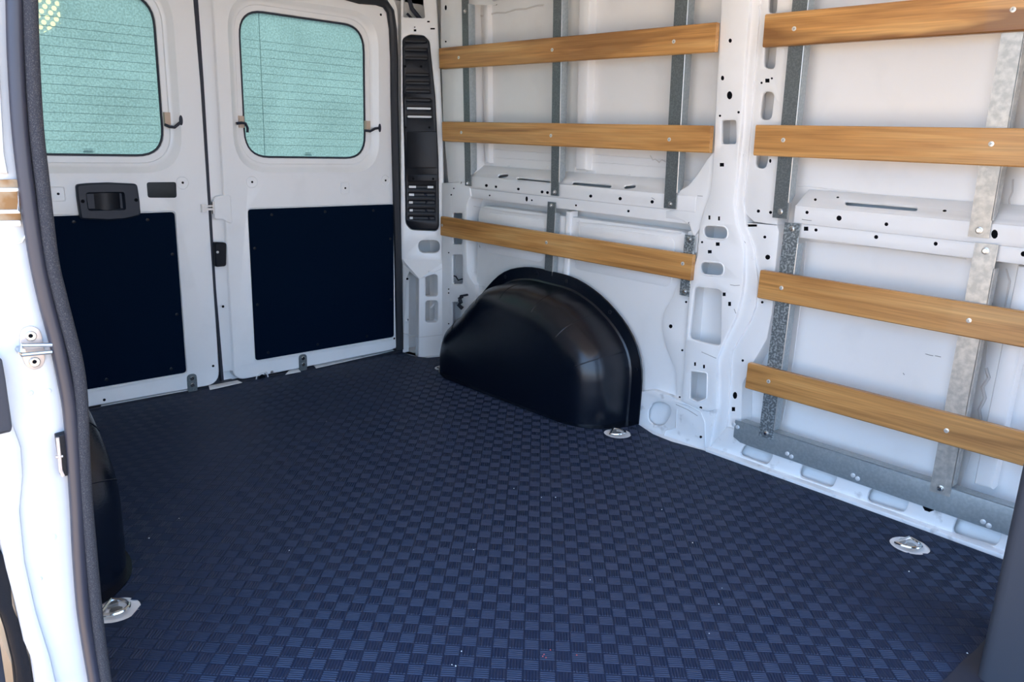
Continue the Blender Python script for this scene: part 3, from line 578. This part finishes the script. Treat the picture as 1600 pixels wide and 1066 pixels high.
for c in cir: mb.loft([[Vector((x, y, 0)) for x, y in c], [Vector((x, y, -.006)) for x, y in c]], cap0=False, cap1=False)
finish('mat_sheet', mb, MATB, mx, 0)
def inside(x, y):
    c = False; n = len(mo)
    for i in range(n):
        x1, y1 = mo[i-1]; x2, y2 = mo[i]
        if (y1 > y) != (y2 > y) and x < (x2-x1)*(y-y1)/(y2-y1)+x1: c = not c
    return c
def arch_in(x, y): y = abs(y); return .40 < x < 1.10 and y > .74 or .28 < x < 1.23 and y > .80
V = []; Fc = []; Q = math.sqrt(.5); cell = .0306; hgt = .0016
x0, y0 = FLOOR.px(700+760/6.4, 900+637/6.4)
for i in range(-75, 76):
    for j in range(-75, 76):
        # grid rotated 45 degrees to the van
        a, b_ = (i+.5)*cell, (j+.5)*cell; cx, cy = x0 + (a+b_)*Q, y0 + (a-b_)*Q
        if not (-.02 < cx < 3.2 and -.93 < cy < .95): continue
        if not inside(cx, cy) or arch_in(cx, cy): continue
        if any((cx-p)**2+(cy-q)**2 < .056**2 for p, q in RINGS): continue
        if not all(inside(cx+dx, cy+dy) for dx, dy in ((.02, 0), (-.02, 0), (0, .02), (0, -.02))): continue
        far = cx < .0
        d = Vector((Q, Q, 0)) if (i+j) % 2 == 0 else Vector((Q, -Q, 0)); n = Vector((-d.y, d.x, 0))
        L = cell*.5-.0011
        for k in range(5):
            o_ = (k-2)*.0057; c = Vector((cx, cy, 0)) + n*o_; b = len(V)
            for z, hw, hl in ((0.0001, .0024, L), (hgt, .0009, L-.001)):
                for s1, s2 in ((-1, -1), (1, -1), (1, 1), (-1, 1)): p = c + d*(s1*hl) + n*(s2*hw); V.append((p.x-1.3, p.y, z))
            Fc += [(b+4, b+5, b+6, b+7), (b, b+1, b+5, b+4), (b+1, b+2, b+6, b+5), (b+2, b+3, b+7, b+6), (b+3, b, b+4, b+7)]
me = bpy.data.meshes.new('raised_ribs'); me.from_pydata(V, [], Fc); me.materials.append(MATR)
rb = bpy.data.objects.new('raised_ribs', me); COL.objects.link(rb); rb.parent = mx; rb['kind'] = 'stuff'

# tie-down rings
lab = ['steel tie-down ring in the mat beside the front of the far wheel arch cover', 'recessed steel tie-down ring in the mat near the far wall and the dark grey partition',
       'recessed steel tie-down ring in the mat beside the near sliding door seal', 'steel tie-down ring in the rear corner of the mat, behind the far wheel arch cover']
for k, (x, y) in enumerate(RINGS):
    t = empty('tie_down_ring', (x, y, -.006), lab[k], 'tie-down ring', 'tie-down rings in the floor')
    mb = MB(); g = lambda r, z: [Vector((x+r*math.cos(a), y+r*math.sin(a), z)) for a in [i*2*math.pi/28 for i in range(28)]]
    mb.loft([g(.0465, -.0058), g(.0465, -.002), g(.034, -.0015), g(.029, -.004)], cap0=False, cap1=True); finish('recessed_cup', mb, PAINT, t)
    a0 = {0: .5, 1: -.2, 2: .9, 3: .3}[k]
    R2 = lambda px, py, pz: Vector((x + px*math.cos(a0) - py*math.sin(a0), y + px*math.sin(a0) + py*math.cos(a0), pz))
    mb = MB(); L = [R2(-.020, -.030, .004), R2(-.020, .030, .004)] + [R2(-.016 + .042*math.sin(b*math.pi/8), .029*math.cos(b*math.pi/8), .004+.002*math.sin(b*math.pi/8)) for b in range(0, 9)]
    mb.tube(L, .0042, 8, closed=True, axis=(0, 0, 1)); finish('d_ring', mb, CHROME, t)
    mb = MB(); mb.disc((x+.002, y, -.003), (0, 0, 1), .013, .006, 6); finish('bolt_head', mb, STEEL, t)
    mb = MB(); mb.box((x-.02-.006, y-.010, -.002), (x-.02+.006, y+.010, .006)); finish('clip', mb, STEEL, t, 0)

# wheel arch covers
def arch(s, label):
    t = empty('wheel_arch_cover', (.755, .92*s, 0), label, 'wheel arch cover', 'wheel arch covers')
    pr = [(1004-0, 655), (1006, 600), (1004, 575), (998, 545), (988, 522), (978, 505), (965, 488), (950, 472), (936, 458), (921, 448), (907, 438), (893, 432), (875, 427), (860, 424), (835, 417), (814, 417), (797, 420), (781, 427), (768, 440), (758, 451), (744, 470)]
    P = [WALL.px(x, y, 0) for x, y in pr]; P[0] = (1.272, .0); P[1] = (1.274, .13)
    P += [(.30, .235), (.262, .16), (.248, .08), (.248, .0)]
    n = 40                                                     # resample
    D = [0]
    for a, b_ in zip(P, P[1:]): D.append(D[-1] + (Vector(a)-Vector(b_)).length)
    def at(q):
        q *= D[-1]; i = 1
        while i < len(D)-1 and D[i] < q: i += 1
        f = (q-D[i-1])/(D[i]-D[i-1]); return Vector(P[i-1]).lerp(Vector(P[i]), f)
    PR = [at(k/n) for k in range(n+1)]
    PR = [(PR[k-1]+PR[k]*2+PR[k+1])/4 if 1 < k < n-1 else PR[k] for k in range(n+1)]
    C = Vector((.76, 0))
    def ring(d, yy, rib=0):
        o_ = []
        for k, p in enumerate(PR):
            a = PR[max(k-1, 0)]; b_ = PR[min(k+1, n)]; e = (b_-a).normalized(); nn = Vector((e.y, -e.x))
            if nn.dot(C + Vector((0, .1)) - p) < 0: nn = -nn
            zf = 1.0
            q = p + nn*(d - rib*(1 if k % 6 == 2 else 0)); 
            if k in (0, n): q.y = .0022
            q.y = max(q.y, .0022)
            o_.append(Vector((q.x, yy*s, q.y)))
        return o_
    fl = MB(); fl.loft([ring(0, .924), ring(0, .922), ring(.002, .9195), ring(.044, .9185), ring(.050, .914)], closed=False, cap0=False, cap1=False); finish('flange', fl, ARCHP, t)
    bd = MB(); R_ = .105
    rings = [ring(.050, .914), ring(.053, .905, 0), ring(.058, .86, .005), ring(.062, .835, .005)]
    for k in range(1, 10):
        a = k/9*math.pi/2; rings.append(ring(.064 + R_*(1-math.cos(a)), .833 - R_*math.sin(a), .005*math.cos(a)))
    bd.loft(rings, closed=False, cap0=False, cap1=False)
    last = rings[-1]; c = Vector((.78, (.722)*s, .0)); 
    # inner face, gently domed, filled in rings towards the bottom centre
    prev = [p.copy() for p in last]; rr_ = [last]
    for f, yy in ((.8, .7235), (.55, .719), (.25, .717)): rr_.append([Vector((c.x+(p.x-c.x)*f, yy*s, c.z + (p.z-c.z)*f)) for p in last])
    bd.loft(rr_, closed=False, cap0=False, cap1=False)
    l2 = rr_[-1]; bd.add([*l2, Vector((c.x, .717*s, .0015))], [(k, k+1, len(l2)) for k in range(len(l2)-1)])
    finish('moulded_body', bd, ARCHP, t, 60)
    for k, k0, k1 in ((7, 1, 11), (12, 1, 11), (17, 1, 10), (22, 1, 9), (27, 2, 9), (32, 3, 10)):
        rb_ = MB(); path = []
        for j in range(k0, k1):
            p = rings[j][k]; q = Vector((C.x, p.y, .12)) - p; q.y = s*.06*(j > 5); path.append(p + q.normalized()*.0012)
        rb_.tube(path, .0026, 6); finish('pressed_rib', rb_, ARCHP, t, 60)
    for k in (5, 11, 17, 21, 26, 32):                       # flange fixings
        a = PR[k]; nn = (C+Vector((0, .12))-a).normalized(); q = a + nn*.022; mb = MB(); mb.disc((q.x, .9185*s, q.y), (0, -s, 0), .007, .004, 10); finish('push_clip', mb, BLACKP, t)
    mb = MB(); ft = [(p.x, p.y) for p in rings[6]]; xa, xb = last[0].x, last[-1].x
    L = [(1.275, .93), (1.262, .86), (1.235, .79), (1.175, .735), (1.10, .712), (.44, .705), (.36, .735), (.30, .79), (.255, .86), (.245, .93)]
    L = rpoly(L, .03, 3); mb.loft([[Vector((x, y*s, .0022)) for x, y in L], [Vector((x, y*s, .0044)) for x, y in L]]); finish('floor_lip', mb, ARCHP, t, 0)
    return t
arch(1, 'glossy black plastic wheel arch cover against the far white wall under the slats')
arch(-1, 'black plastic wheel arch cover partly hidden behind the near sliding door seal')
# cable plug by the far arch
mb = MB(); mb.tube([(.31, .90, .30), (.30, .895, .29), (.315, .89, .275), (.30, .89, .262), (.318, .895, .25)], .009, 7); mb.tube([(.335, .91, .31), (.30, .90, .30), (.29, .90, .275)], .005, 6)
tag(finish('wiring_plug', mb, RUB), 'crumpled black wiring plug poking out behind the far wheel arch cover', 'cable')

# black vent panel in the corner pillar
vt = empty('vent_panel', tuple(DPL.pt(.1, .55)), 'tall black plastic louvred vent panel set in the white rear corner post', 'vent panel')
mb = MB()
ys = [64.5, 78, 91.5, None, 117, 130, 143, 156.5, 169.5, 182.5]; hs = []
def sl(y, xa, xb, h=2.1): return slot(xa, y-.3, xb, y+.3, h, 4)
for k, y in enumerate(ys):
    if y: hs.append(sl(y, 634.5 + k*.25, 664 + k*1.0))
for y, k in ((292.3, 0), (304.5, 1), (316.5, 2), (329, 3), (341, 4)): hs.append(sl(y, 639.5, 677.5, 2.3))
plate(mb, DPL, rpoly([(628.5, 61), (640, 54.5), (662, 56), (670.5, 65), (679.3, 150), (684.3, 250), (685.5, 354), (681.5, 360.5), (642.5, 358.5), (634.2, 349), (632.6, 250), (629.5, 150)], 4, 3), -.002, depth=.016, bev=.003, holes=hs, hdepth=.010)
finish('louvre_plate', mb, BLACKP, vt)
for hh in hs:
    mb = MB(); L = [DPL.pt(*DPL.px(x, y, -.003), -.003) for x, y in hh]; mb.tube(L, .0014, 5, closed=True, axis=tuple(DPL.N)); finish('louvre_rim', mb, BLACKP, vt)
for xa, ya, xb, yb in ((635.5, 205, 682.5, 263), (637, 272.5, 683, 284)):
    mb = MB(); plate(mb, DPL, rr(xa, ya, xb, yb, 3), -.005, depth=.005, bev=.0015); finish('raised_pad', mb, BLACKP, vt)
for p in ((646, 279), (677, 279.5), (658, 104), (671, 199), (633, 104), (634, 199)):
    mb = MB(); mb.disc(DPL.pt(*DPL.px(*p), -.005), -DPL.N, .005, .002, 10); finish('clip_hole', mb, DARK, vt)
mb = MB()
for a, b_ in ((56, 162), (189, 345)):
    Q = [DPL.px(632, a), DPL.px(676, a), DPL.px(682, b_), DPL.px(634, b_)]; mb.loft([[DPL.pt(u, v, .012) for u, v in Q], [DPL.pt(u, v, .016) for u, v in Q]])
finish('slot_backing', mb, mat('backing_grey', (.03, .033, .04), .5), vt, 0)  # dark grey plates backing the slots
for y, xa, xb in ((169.5, 636, 673), (182.5, 637, 674), (292.3, 639, 650), (292.3, 668, 677), (304.5, 639, 647), (316.5, 639, 645), (329, 640, 645), (341, 640, 645)):  # white plates added close behind some slots to catch light and brighten them
    mb = MB(); Q = [DPL.px(xa, y-3), DPL.px(xb, y-3), DPL.px(xb, y+3), DPL.px(xa, y+3)]; mb.loft([[DPL.pt(u, v, .0015) for u, v in Q], [DPL.pt(u, v, .003) for u, v in Q]]); finish('slot_brightener', mb, PAINT, vt, 0)
mb = MB(); mb.tube([DPL.pt(*DPL.px(x, y, .014), .014) for x, y in ((660, 296), (668, 310), (664, 325), (672, 345))], .006, 6); finish('duct_spring', mb, RUB, vt)

# galvanised uprights
def upright(xc, wd, z0, z1, zf0, zf1, bright, label, fl=.030, sc=None, lf=True):
    """front strap z0..z1, side flange only between zf0 and zf1 on the side towards the front of the van"""
    m_ = (GALV, GALVB, GALVS)[bright]; t = empty('steel_upright', (xc, .92, z0), label, 'upright', 'galvanised uprights')
    a, b_ = xc-wd/2, xc+wd/2; n = 6; zz = [z0+(z1-z0)*k/n for k in range(n+1)]
    mb = MB(); W = WALL.Y; th_ = .0022
    mb.loft([[(a, W(z), z), (b_-.0015, W(z), z), (b_, W(z)+.0015, z), (b_, W(z)+th_, z), (a, W(z)+th_, z)] for z in zz])
    finish('front_strap', mb, m_, t, 40)
    zz = [zf0+(zf1-zf0)*k/n for k in range(n+1)]; mb = MB()
    top = zf0 > .75; D = lambda z, f=fl: min(f, .007+(z-zf0)*1.1) if top else f
    zz = sorted(zz+[zf0+.006, zf0+.012, zf0+.02]) if top else zz
    e = b_ + .003
    mb.loft([[(b_-.001, W(z)+.0006, z), (b_+.0015, W(z)+.0006, z), (b_+.0025, W(z)+.003, z), (e, W(z)+D(z), z), (e-.002, W(z)+D(z), z), (b_-.001, W(z)+.003, z)] for z in zz])
    q = finish('side_flange', mb, GALVB if bright == 1 else GALVK, t, 40)  # dull uprights get a lighter steel here, painting in the lit side
    if lf:
        mb = MB(); mb.loft([[(a, W(z)+.0023, z), (a+.002, W(z)+.0023, z), (a+.002, W(z)+D(z), z), (a, W(z)+D(z), z)] for z in zz]); finish('side_flange', mb, m_, t, 40)
    mb = MB(); mb.tube([(b_-.0004, W(z)+.0002, z) for z in zz], .0011, 6); q = finish('bright_edge', mb, STEEL, t)
    for z in (sc or []):
        mb = MB(); mb.disc((xc, W(z)+.0, z), (0, -1, 0), .0085, .002, 14); s_ = finish('bolt', mb, STEEL, t)
        mb = MB(); mb.disc((xc, W(z)-.002, z), (0, -1, 0), .0055, .004, 10); finish('bolt_head', mb, CHROME, s_)
upright(.312, .040, .765, 1.60, .812, 1.46, 0, 'narrow galvanised upright behind the far slats, nearest the black vent panel', sc=[.775, 1.435])
upright(.812, .042, .762, 1.60, .812, 1.46, 0, 'galvanised upright behind the middle of the upper two far slats', sc=[.775])
upright(.797, .042, .40, .738, .40, .70, 0, 'short galvanised upright above the wheel arch cover, behind the lowest far slat', fl=.022, sc=[.725])
upright(1.328, .048, .760, 1.60, .812, 1.46, 0, 'galvanised upright behind the far slats just left of the white side post', sc=[.775])
upright(1.413, .038, .488, .684, .53, .63, 2, 'short dark galvanised bracket behind the end of the lowest far slat', fl=.012, sc=[.67, .502])
upright(1.711, .045, .766, 1.60, .812, 1.46, 0, 'dark galvanised upright right of the side post, above the belt rail', lf=False, sc=[.785])
upright(1.752, .047, .103, .756, .135, .70, 2, 'dark spangled galvanised upright right of the side post, below the belt rail', lf=False, sc=[.740, .118])
upright(2.229, .046, .770, 1.60, .812, 1.46, 1, 'bright galvanised upright near the picture edge, above the belt rail', sc=[.787])
upright(2.250, .050, .104, .757, .135, .70, 1, 'bright galvanised upright near the picture edge, below the belt rail', sc=[.740, .120])
# kick rail
t = empty('kick_rail', (1.65, .92, .1), 'long galvanised steel kick rail along the foot of the far wall', 'rail')
mb = MB(); plate(mb, WALL, [(1.642, .071), (1.642, .128), (1.66, .129), (3.0, .129), (3.0, .050), (2.41, .0535), (1.70, .0585), (1.668, .060)], .0026, depth=.003, bev=.001, uv=True); finish('face', mb, GALVK, t)
mb = MB(); mb.loft([[(x, .9226, .127), (x, .9226, .1292), (x, .955, .1295), (x, .955, .127)] for x in (1.66, 2.5, 3.0)]); finish('top_lip', mb, GALVK, t)
for p in ((1149, 665), (1233, 711), (1336, 745), (1540, 818)):
    u, v = WALL.px(*p, .0026)
    for dx, dz in ((-.006, .002), (.008, -.003)): mb = MB(); mb.disc((u+dx, .9226, v+dz), (0, -1, 0), .0066, .0022, 10); finish('rivet', mb, RIVET, t)

# wooden slats
def slat(c0, c1, xe, label, heart, group, screws):
    (xa, za), (xb, zb) = WALL.px(*c0, -.0186), WALL.px(*c1, -.018); x0 = (xa+xb)/2; x1 = xe
    if not isinstance(xe, float): x1 = WALL.px(*xe, -.018)[0]
    zt, zb_ = za, zb; zc = (zt+zb_)/2; hh = (zt-zb_)/2
    sl_ = -.05 if zc > .76 else 0; yc = WALL.Y(zc)
    t = empty('wooden_slat', (x0, yc-.009, zc), label, 'slat', group); t['heartwood'] = heart
    mb = MB(); R = []
    bv = .003; pf = [(-hh, -.009+bv), (-hh+bv, -.009), (hh-bv, -.009), (hh, -.009+bv), (hh, .0088), (-hh, .0088)]
    for x, k in ((x0, .985), (x0+.002, 1), (x0+(x1-x0)*.5, 1), (x1-.002, 1), (x1, .985)):
        R.append([Vector((x, yc-.0096 + y*k + sl_*z, zc + z*k)) for z, y in pf])
    mb.loft(R); o_ = finish('board', mb, WOOD, t, 25); o_['heartwood'] = heart
    for p in screws:
        u, v = WALL.px(*p, -.018); y = yc-.018 + sl_*(v-zc)
        mb = MB(); mb.disc((u, y-.0008, v), (0, -1, 0), .0062, .0012, 14); s_ = finish('screw', mb, mat('screw_steel', (.80, .78, .72), .3, metal=.5) if 'screw_steel' not in bpy.data.materials else bpy.data.materials['screw_steel'], t)
        mb = MB()
        for a in (.4, .4+math.pi/2):
            d = Vector((math.cos(a), 0, math.sin(a))); e = Vector((-d.z, 0, d.x)); c = Vector((u, y-.0018, v)); mb.loft([[c-d*.0032-e*.0006, c+d*.0032-e*.0006, c+d*.0032+e*.0006, c-d*.0032+e*.0006], [c-d*.0032-e*.0006+Vector((0, -.0002, 0)), c+d*.0032-e*.0006+Vector((0, -.0002, 0)), c+d*.0032+e*.0006+Vector((0, -.0002, 0)), c-d*.0032+e*.0006+Vector((0, -.0002, 0))]])
        finish('cross_slot', mb, DARK, s_, 0)
G = 'wooden slats on the far wall'
slat((686.5, 75), (686, 108), (1118, 60), 'top wooden slat of the rear bay, with a dark streak at its rear end', .8, G, [(717, 90), (863, 78), (1053, 65)])
slat((690, 190), (692, 221), (1109, 219), 'middle wooden slat of the rear bay, left of the side post', 0., G, [(721, 207), (861, 212), (1046, 218)])
slat((688, 338), (689, 368), (1081, 414), 'lowest wooden slat of the rear bay, just above the wheel arch cover', 0., G, [(691, 352), (854, 379), (1067, 412)])
slat((1196, 22), (1191, 74), 2.98, 'topmost wooden slat right of the side post, with dark brown heartwood streaks', 1.25, G, [(1241, 45), (1583, 15)])
slat((1180, 195), (1178, 243), 2.98, 'second wooden slat from the top right of the side post, pale and lightly scratched', 0.15, G, [(1224, 219), (1549, 225)])
slat((1187, 422), (1184, 466), 2.98, 'third wooden slat from the top right of the side post, below the belt rail', .2, G, [(1221, 450), (1514, 501)])
slat((1168, 567), (1165, 607), 2.98, 'lowest wooden slat right of the side post, just above the steel kick rail', .1, G, [(1201, 596), (1479, 673)])

# near sliding door opening: jamb (structure) on the plane of the opening's rear edge
jp = [(-260, -160), (12, -160), (12, 0), (14, 100), (20, 200), (30, 290), (47, 400), (64, 480), (80, 540), (92, 600), (104, 650), (112, 720), (119, 800), (124, 880), (130, 950), (142, 1030), (152, 1120), (66, 1120), (55, 1040), (44, 1016), (30, 952), (16, 900), (2, 834), (-8, 740), (-30, 600), (-100, 400)]
mb = MB(); plate(mb, JAMB, jp, .0, depth=.05, bev=.004, back=True, holes=[], blind=[]); jm = tag(finish('wall_jamb', mb, PAINT_DIM), 'bright white painted jamb of the near sliding door opening', kind='structure')
mb = MB(); plate(mb, JAMB, [(-60, 560), (10, 600), (20, 660), (34, 700), (37, 745), (32, 800), (40, 880), (58, 960), (80, 1030), (100, 1120), (66, 1120), (55, 1040), (44, 1016), (30, 952), (16, 900), (2, 834), (-8, 740), (-30, 600)], -.010, depth=.012, bev=.005); finish('jamb_flange', mb, PAINT_DIM, jm)
mb = MB(); plate(mb, JAMB, [(-90, -160), (-10, -160), (0, 100), (8, 240), (14, 272), (-60, 270)], -.010, depth=.012, bev=.005); finish('jamb_flange', mb, PAINT_DIM, jm)
mb = MB(); mb.tube([JAMB.pt(*JAMB.px(x, y), -.001) for x, y in ((-20, 390), (15, 385), (34, 378), (40, 368))], .0012, 6); finish('seam_bead', mb, PAINT, jm)
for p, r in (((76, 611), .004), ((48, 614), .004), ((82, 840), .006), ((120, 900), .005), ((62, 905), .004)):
    mb = MB(); mb.disc(JAMB.pt(*JAMB.px(*p), 0), (1, 0, 0), r, .0015, 10, bev=.7); finish('dimple', mb, PAINT_DIM, jm)
# pocket shown as a flat amber brown plate
mb = MB(); L = [JAMB.px(*p) for p in rpoly([(-60, 282), (27, 280), (32, 346), (-60, 352)], 4)]
mb.loft([[JAMB.pt(u, v, -.004) for u, v in L], [JAMB.pt(u, v, .0) for u, v in L]]); pk = finish('track_pocket', mb, AMBER, jm, 0); pk['label'] = 'amber brown recessed door track pocket'
mb = MB(); mb.tube([JAMB.pt(*JAMB.px(x, y), -.005) for x, y in ((-40, 297), (27, 296), (28, 330), (-40, 331))], .003, 6); mb.tube([JAMB.pt(*JAMB.px(x, y), -.005) for x, y in ((-40, 350), (30, 348))], .004, 6); finish('pocket_edge', mb, PAINT, pk)
# outer strip & ground glimpse: open sliding door parked behind
mb = MB(); mb.box((.35, -1.13, -.42), (1.50, -1.075, 1.50)); sd_ = tag(finish('door_3', mb, PAINT, smooth=0), 'white sliding door parked open outside the van', kind='structure')
mb = MB(); mb.tube([(1.56, -1.045, z) for z in (-.4, 0, .5)], .012, 8); finish('edge_seal', mb, RUB, sd_)
mb = MB(); mb.box((1.50, -1.13, -.42), (1.54, -1.052, .40)); finish('door_edge', mb, PAINT, sd_, 0)
mb = MB(); plate(mb, JAMB, [(-20, 856), (6, 868), (14, 885), (20, 948), (34, 985), (46, 1030), (62, 1120), (30, 1120), (22, 1040), (10, 990), (0, 960), (-20, 950)], .03, depth=.02, bev=.003, back=True); finish('check_bracket', mb, BLACKP, sd_)
# door bumper block
mb = MB(); plate(mb, JAMB, rpoly([(-40, 556), (4, 562), (9, 590), (20, 668), (18, 676), (-40, 690)], 3), -.030, depth=.03, bev=.004, back=True); tag(finish('door_bumper', mb, GREYP), 'black rubber bumper block on the white sliding door jamb', 'bumper')
# striker
sk = empty('door_striker', tuple(JAMB.pt(*JAMB.px(50, 548), 0)), 'zinc door striker with two screws on the white jamb', 'striker')
mb = MB(); plate(mb, JAMB, rpoly([(30, 528), (34, 514), (48, 509), (62, 514), (67, 530), (71, 562), (66, 575), (52, 579), (40, 572), (34, 556)], 6), -.003, depth=.003, bev=.0008); finish('base_plate', mb, BRASS, sk)
mb = MB(); a = JAMB.px(29, 546); b_ = JAMB.px(84, 546); 
mb.tube([JAMB.pt(*JAMB.px(82, 540, -.02), -.016), JAMB.pt(*JAMB.px(34, 540, -.02), -.018), JAMB.pt(*JAMB.px(31, 550, -.02), -.02), JAMB.pt(*JAMB.px(34, 555, -.02), -.018), JAMB.pt(*JAMB.px(82, 551, -.02), -.016)], .0032, 8); mb.tube([JAMB.pt(*JAMB.px(32, 548, -.01), x) for x in (-.018, -.001)], .005, 8); finish('loop', mb, STEEL, sk)
for p in ((48, 525), (54, 565.5)):
    mb = MB(); mb.disc(JAMB.pt(*JAMB.px(*p, -.003), -.003), (1, 0, 0), .0072, .003, 14); s_ = finish('screw', mb, STEEL, sk)
    mb = MB(); mb.disc(JAMB.pt(*JAMB.px(*p, -.006), -.006), (1, 0, 0), .003, .0004, 8); finish('socket', mb, DARK, s_)
# lower latch
lt = empty('door_latch', tuple(JAMB.pt(*JAMB.px(98, 710), 0)), 'small black and zinc latch tucked beside the door seal low on the jamb', 'latch')
mb = MB(); plate(mb, JAMB, rpoly([(88, 681), (108, 676), (116, 742), (97, 746), (93, 716)], 2), -.012, depth=.012, bev=.002); finish('case', mb, BLACKP, lt)
mb = MB(); mb.tube([JAMB.pt(*JAMB.px(x, y, -.014), -.014) for x, y in ((90, 684), (93, 712), (95, 735), (99, 744))], .0025, 6); mb.tube([JAMB.pt(*JAMB.px(x, y, -.014), -.014) for x, y in ((87, 714.5), (98, 713))], .002, 6); finish('zinc_edge', mb, BRASS, lt)

# opening seal
Lp = [(10, -160), (10, 0), (12, 100), (18, 200), (28, 290), (45, 400), (62, 480), (78, 540), (90, 600), (100, 650), (107, 720), (113, 800), (114, 860), (120, 950), (130, 1010), (140, 1066), (152, 1150)]
Rp = [(52, -160), (56, 0), (60, 100), (66, 200), (76, 290), (88, 400), (101, 450+8), (114, 510), (127, 560), (133, 612), (135, 680), (139, 770), (148, 860), (156, 940), (163, 1010), (171, 1066), (184, 1150)]
def arc(t): 
    P = [((a[0]*(1-t)+b_[0]*t), (a[1]*(1-t)+b_[1]*t)) for a, b_ in zip(Lp, Rp)]; out_ = []
    for i in range(len(P)-1):
        p0, p1, p2, p3 = [Vector(P[min(max(j, 0), len(P)-1)]) for j in (i-1, i, i+1, i+2)]
        for k in range(5):
            s_ = k/5; out_.append(tuple(.5*((2*p1) + (p2-p0)*s_ + (2*p0-5*p1+4*p2-p3)*s_*s_ + (3*p1-p0-3*p2+p3)*s_**3)))
    out_.append(P[-1]); return out_
se = empty('opening_seal', (1.61, -.91, 0), 'thick black rubber seal edging the near sliding door opening', 'seal')
J = lambda t, off: [JAMB.pt(*JAMB.px(x, y, off), off) for x, y in arc(t)]
mb = MB(); mb.tube(J(.27, -.012), .0098, 12, axis=(1, 0, 0)); q = finish('bulb', mb, BULB, se, 70); q['label'] = 'smooth grey bulb of the seal'
mb = MB(); mb.tube(J(.80, -.014), .0095, 12, axis=(1, 0, 0)); q = finish('flocked_lip', mb, FLOCK, se, 70); q['label'] = 'flocked black lip of the seal'
mb = MB(); mb.tube(J(.54, -.004), .0085, 8, axis=(1, 0, 0)); finish('carrier', mb, RUB, se, 70)

# dark grey partition at the picture's right edge
pt_ = empty('partition_panel', (2.52, .36, 0), 'dark grey plastic partition panel standing at the front end of the cargo floor', 'partition')
mb = MB(); L = rpoly([(2.527, .345), (2.98, .345), (2.98, .62), (2.527, .62)], .02, 4)
mb.loft([[Vector((x, y, z)) for x, y in L] for z in (0.002, .9, 1.35)]); finish('panel', mb, GREYP, pt_)
mb = MB(); L = [FLOOR.px(*p) for p in ((1538, 1002), (1524, 1018), (1505, 1034), (1470, 1070), (1475, 1130), (1600, 1130), (1600, 1010))]
mb.loft([[Vector((x, y, .0015)) for x, y in L], [Vector((x, y, .004)) for x, y in L]]); finish('foot_flange', mb, RUB, pt_, 0)

# window plugs with their black leads
def lead(tabpx, pts, eye, label):
    c = REAR.px(*tabpx, .02); t = empty('heater_lead', (-.02, c[0], c[1]), label, 'cable', 'window heater leads')
    mb = MB(); mb.box((-.024, c[0]-.0095, c[1]-.024), (-.008, c[0]+.0095, c[1]+.018)); q = finish('connector', mb, TAN, t, 0); q['label'] = 'tan tape-covered connector'
    mb = MB(); mb.tube([(.004 - .012*(k == 0), *REAR.px(*p)) for k, p in enumerate(pts)], .0052, 7); finish('wire', mb, RUB, t)
    if eye: u, v = REAR.px(*eye); mb = MB(); mb.disc((.0, u, v), (1, 0, 0), .006, .005, 12, r2=.017); finish('grommet', mb, RUB, t)
lead((260, 184), [(259, 195), (264, 198), (272, 199), (278, 194), (282, 191)], (282.5, 188), 'black heater lead with tan connector at the left-hand rear window')
lead((573, 196), [(571, 204), (578, 205), (585, 201), (592, 200)], (593, 200), 'black heater lead with tan connector right of the right-hand rear window')
lead((375.5, 189), [(371, 193), (377, 192), (383, 193), (386, 200), (386, 207)], None, 'black heater lead hanging loose left of the right-hand rear window')

# crumbs on the mat
mb = MB(); rnd = random.Random(3)
for p in [(706, 1041), (712, 1043), (721, 1020), (803, 765), (846, 779), (740, 861), (1128, 921), (1511, 1023), (1123, 946), (1108, 992), (233, 843), (280, 812), (1420, 895), (510, 660), (1082, 850), (922, 908), (452, 862), (868, 779), (1034, 798)]:
    x, y = FLOOR.px(*p); r = rnd.uniform(.0012, .0024); c = Vector((x, y, .0029)); mb.add([c+Vector((r, 0, 0)), c+Vector((0, r*.8, 0)), c-Vector((r, 0, 0)), c-Vector((0, r, 0)), c+Vector((0, 0, r)), c-Vector((0, 0, .0008))], [(0, 1, 4), (1, 2, 4), (2, 3, 4), (3, 0, 4), (1, 0, 5), (2, 1, 5), (3, 2, 5), (0, 3, 5)])
tag(finish('crumbs', mb, mat('white_crumb', (.7, .7, .68), .7), smooth=0), 'tiny white crumbs scattered over the ribbed mat', 'debris', kind='stuff')
mb = MB()
for p in [(850, 1025), (853, 1030), (848, 1028), (860, 1018), (901, 1026)]:
    x, y = FLOOR.px(*p); r = .0022; c = Vector((x, y, .0029)); mb.add([c+Vector((r, 0, 0)), c+Vector((0, r*.8, 0)), c-Vector((r, 0, 0)), c-Vector((0, r, 0)), c+Vector((0, 0, r)), c-Vector((0, 0, .0008))], [(0, 1, 4), (1, 2, 4), (2, 3, 4), (3, 0, 4), (1, 0, 5), (2, 1, 5), (3, 2, 5), (0, 3, 5)])
tag(finish('red_crumbs', mb, mat('red_crumb', (.35, .06, .06), .7), smooth=0), 'tiny red crumbs on the ribbed mat near the picture bottom', 'debris', kind='stuff')
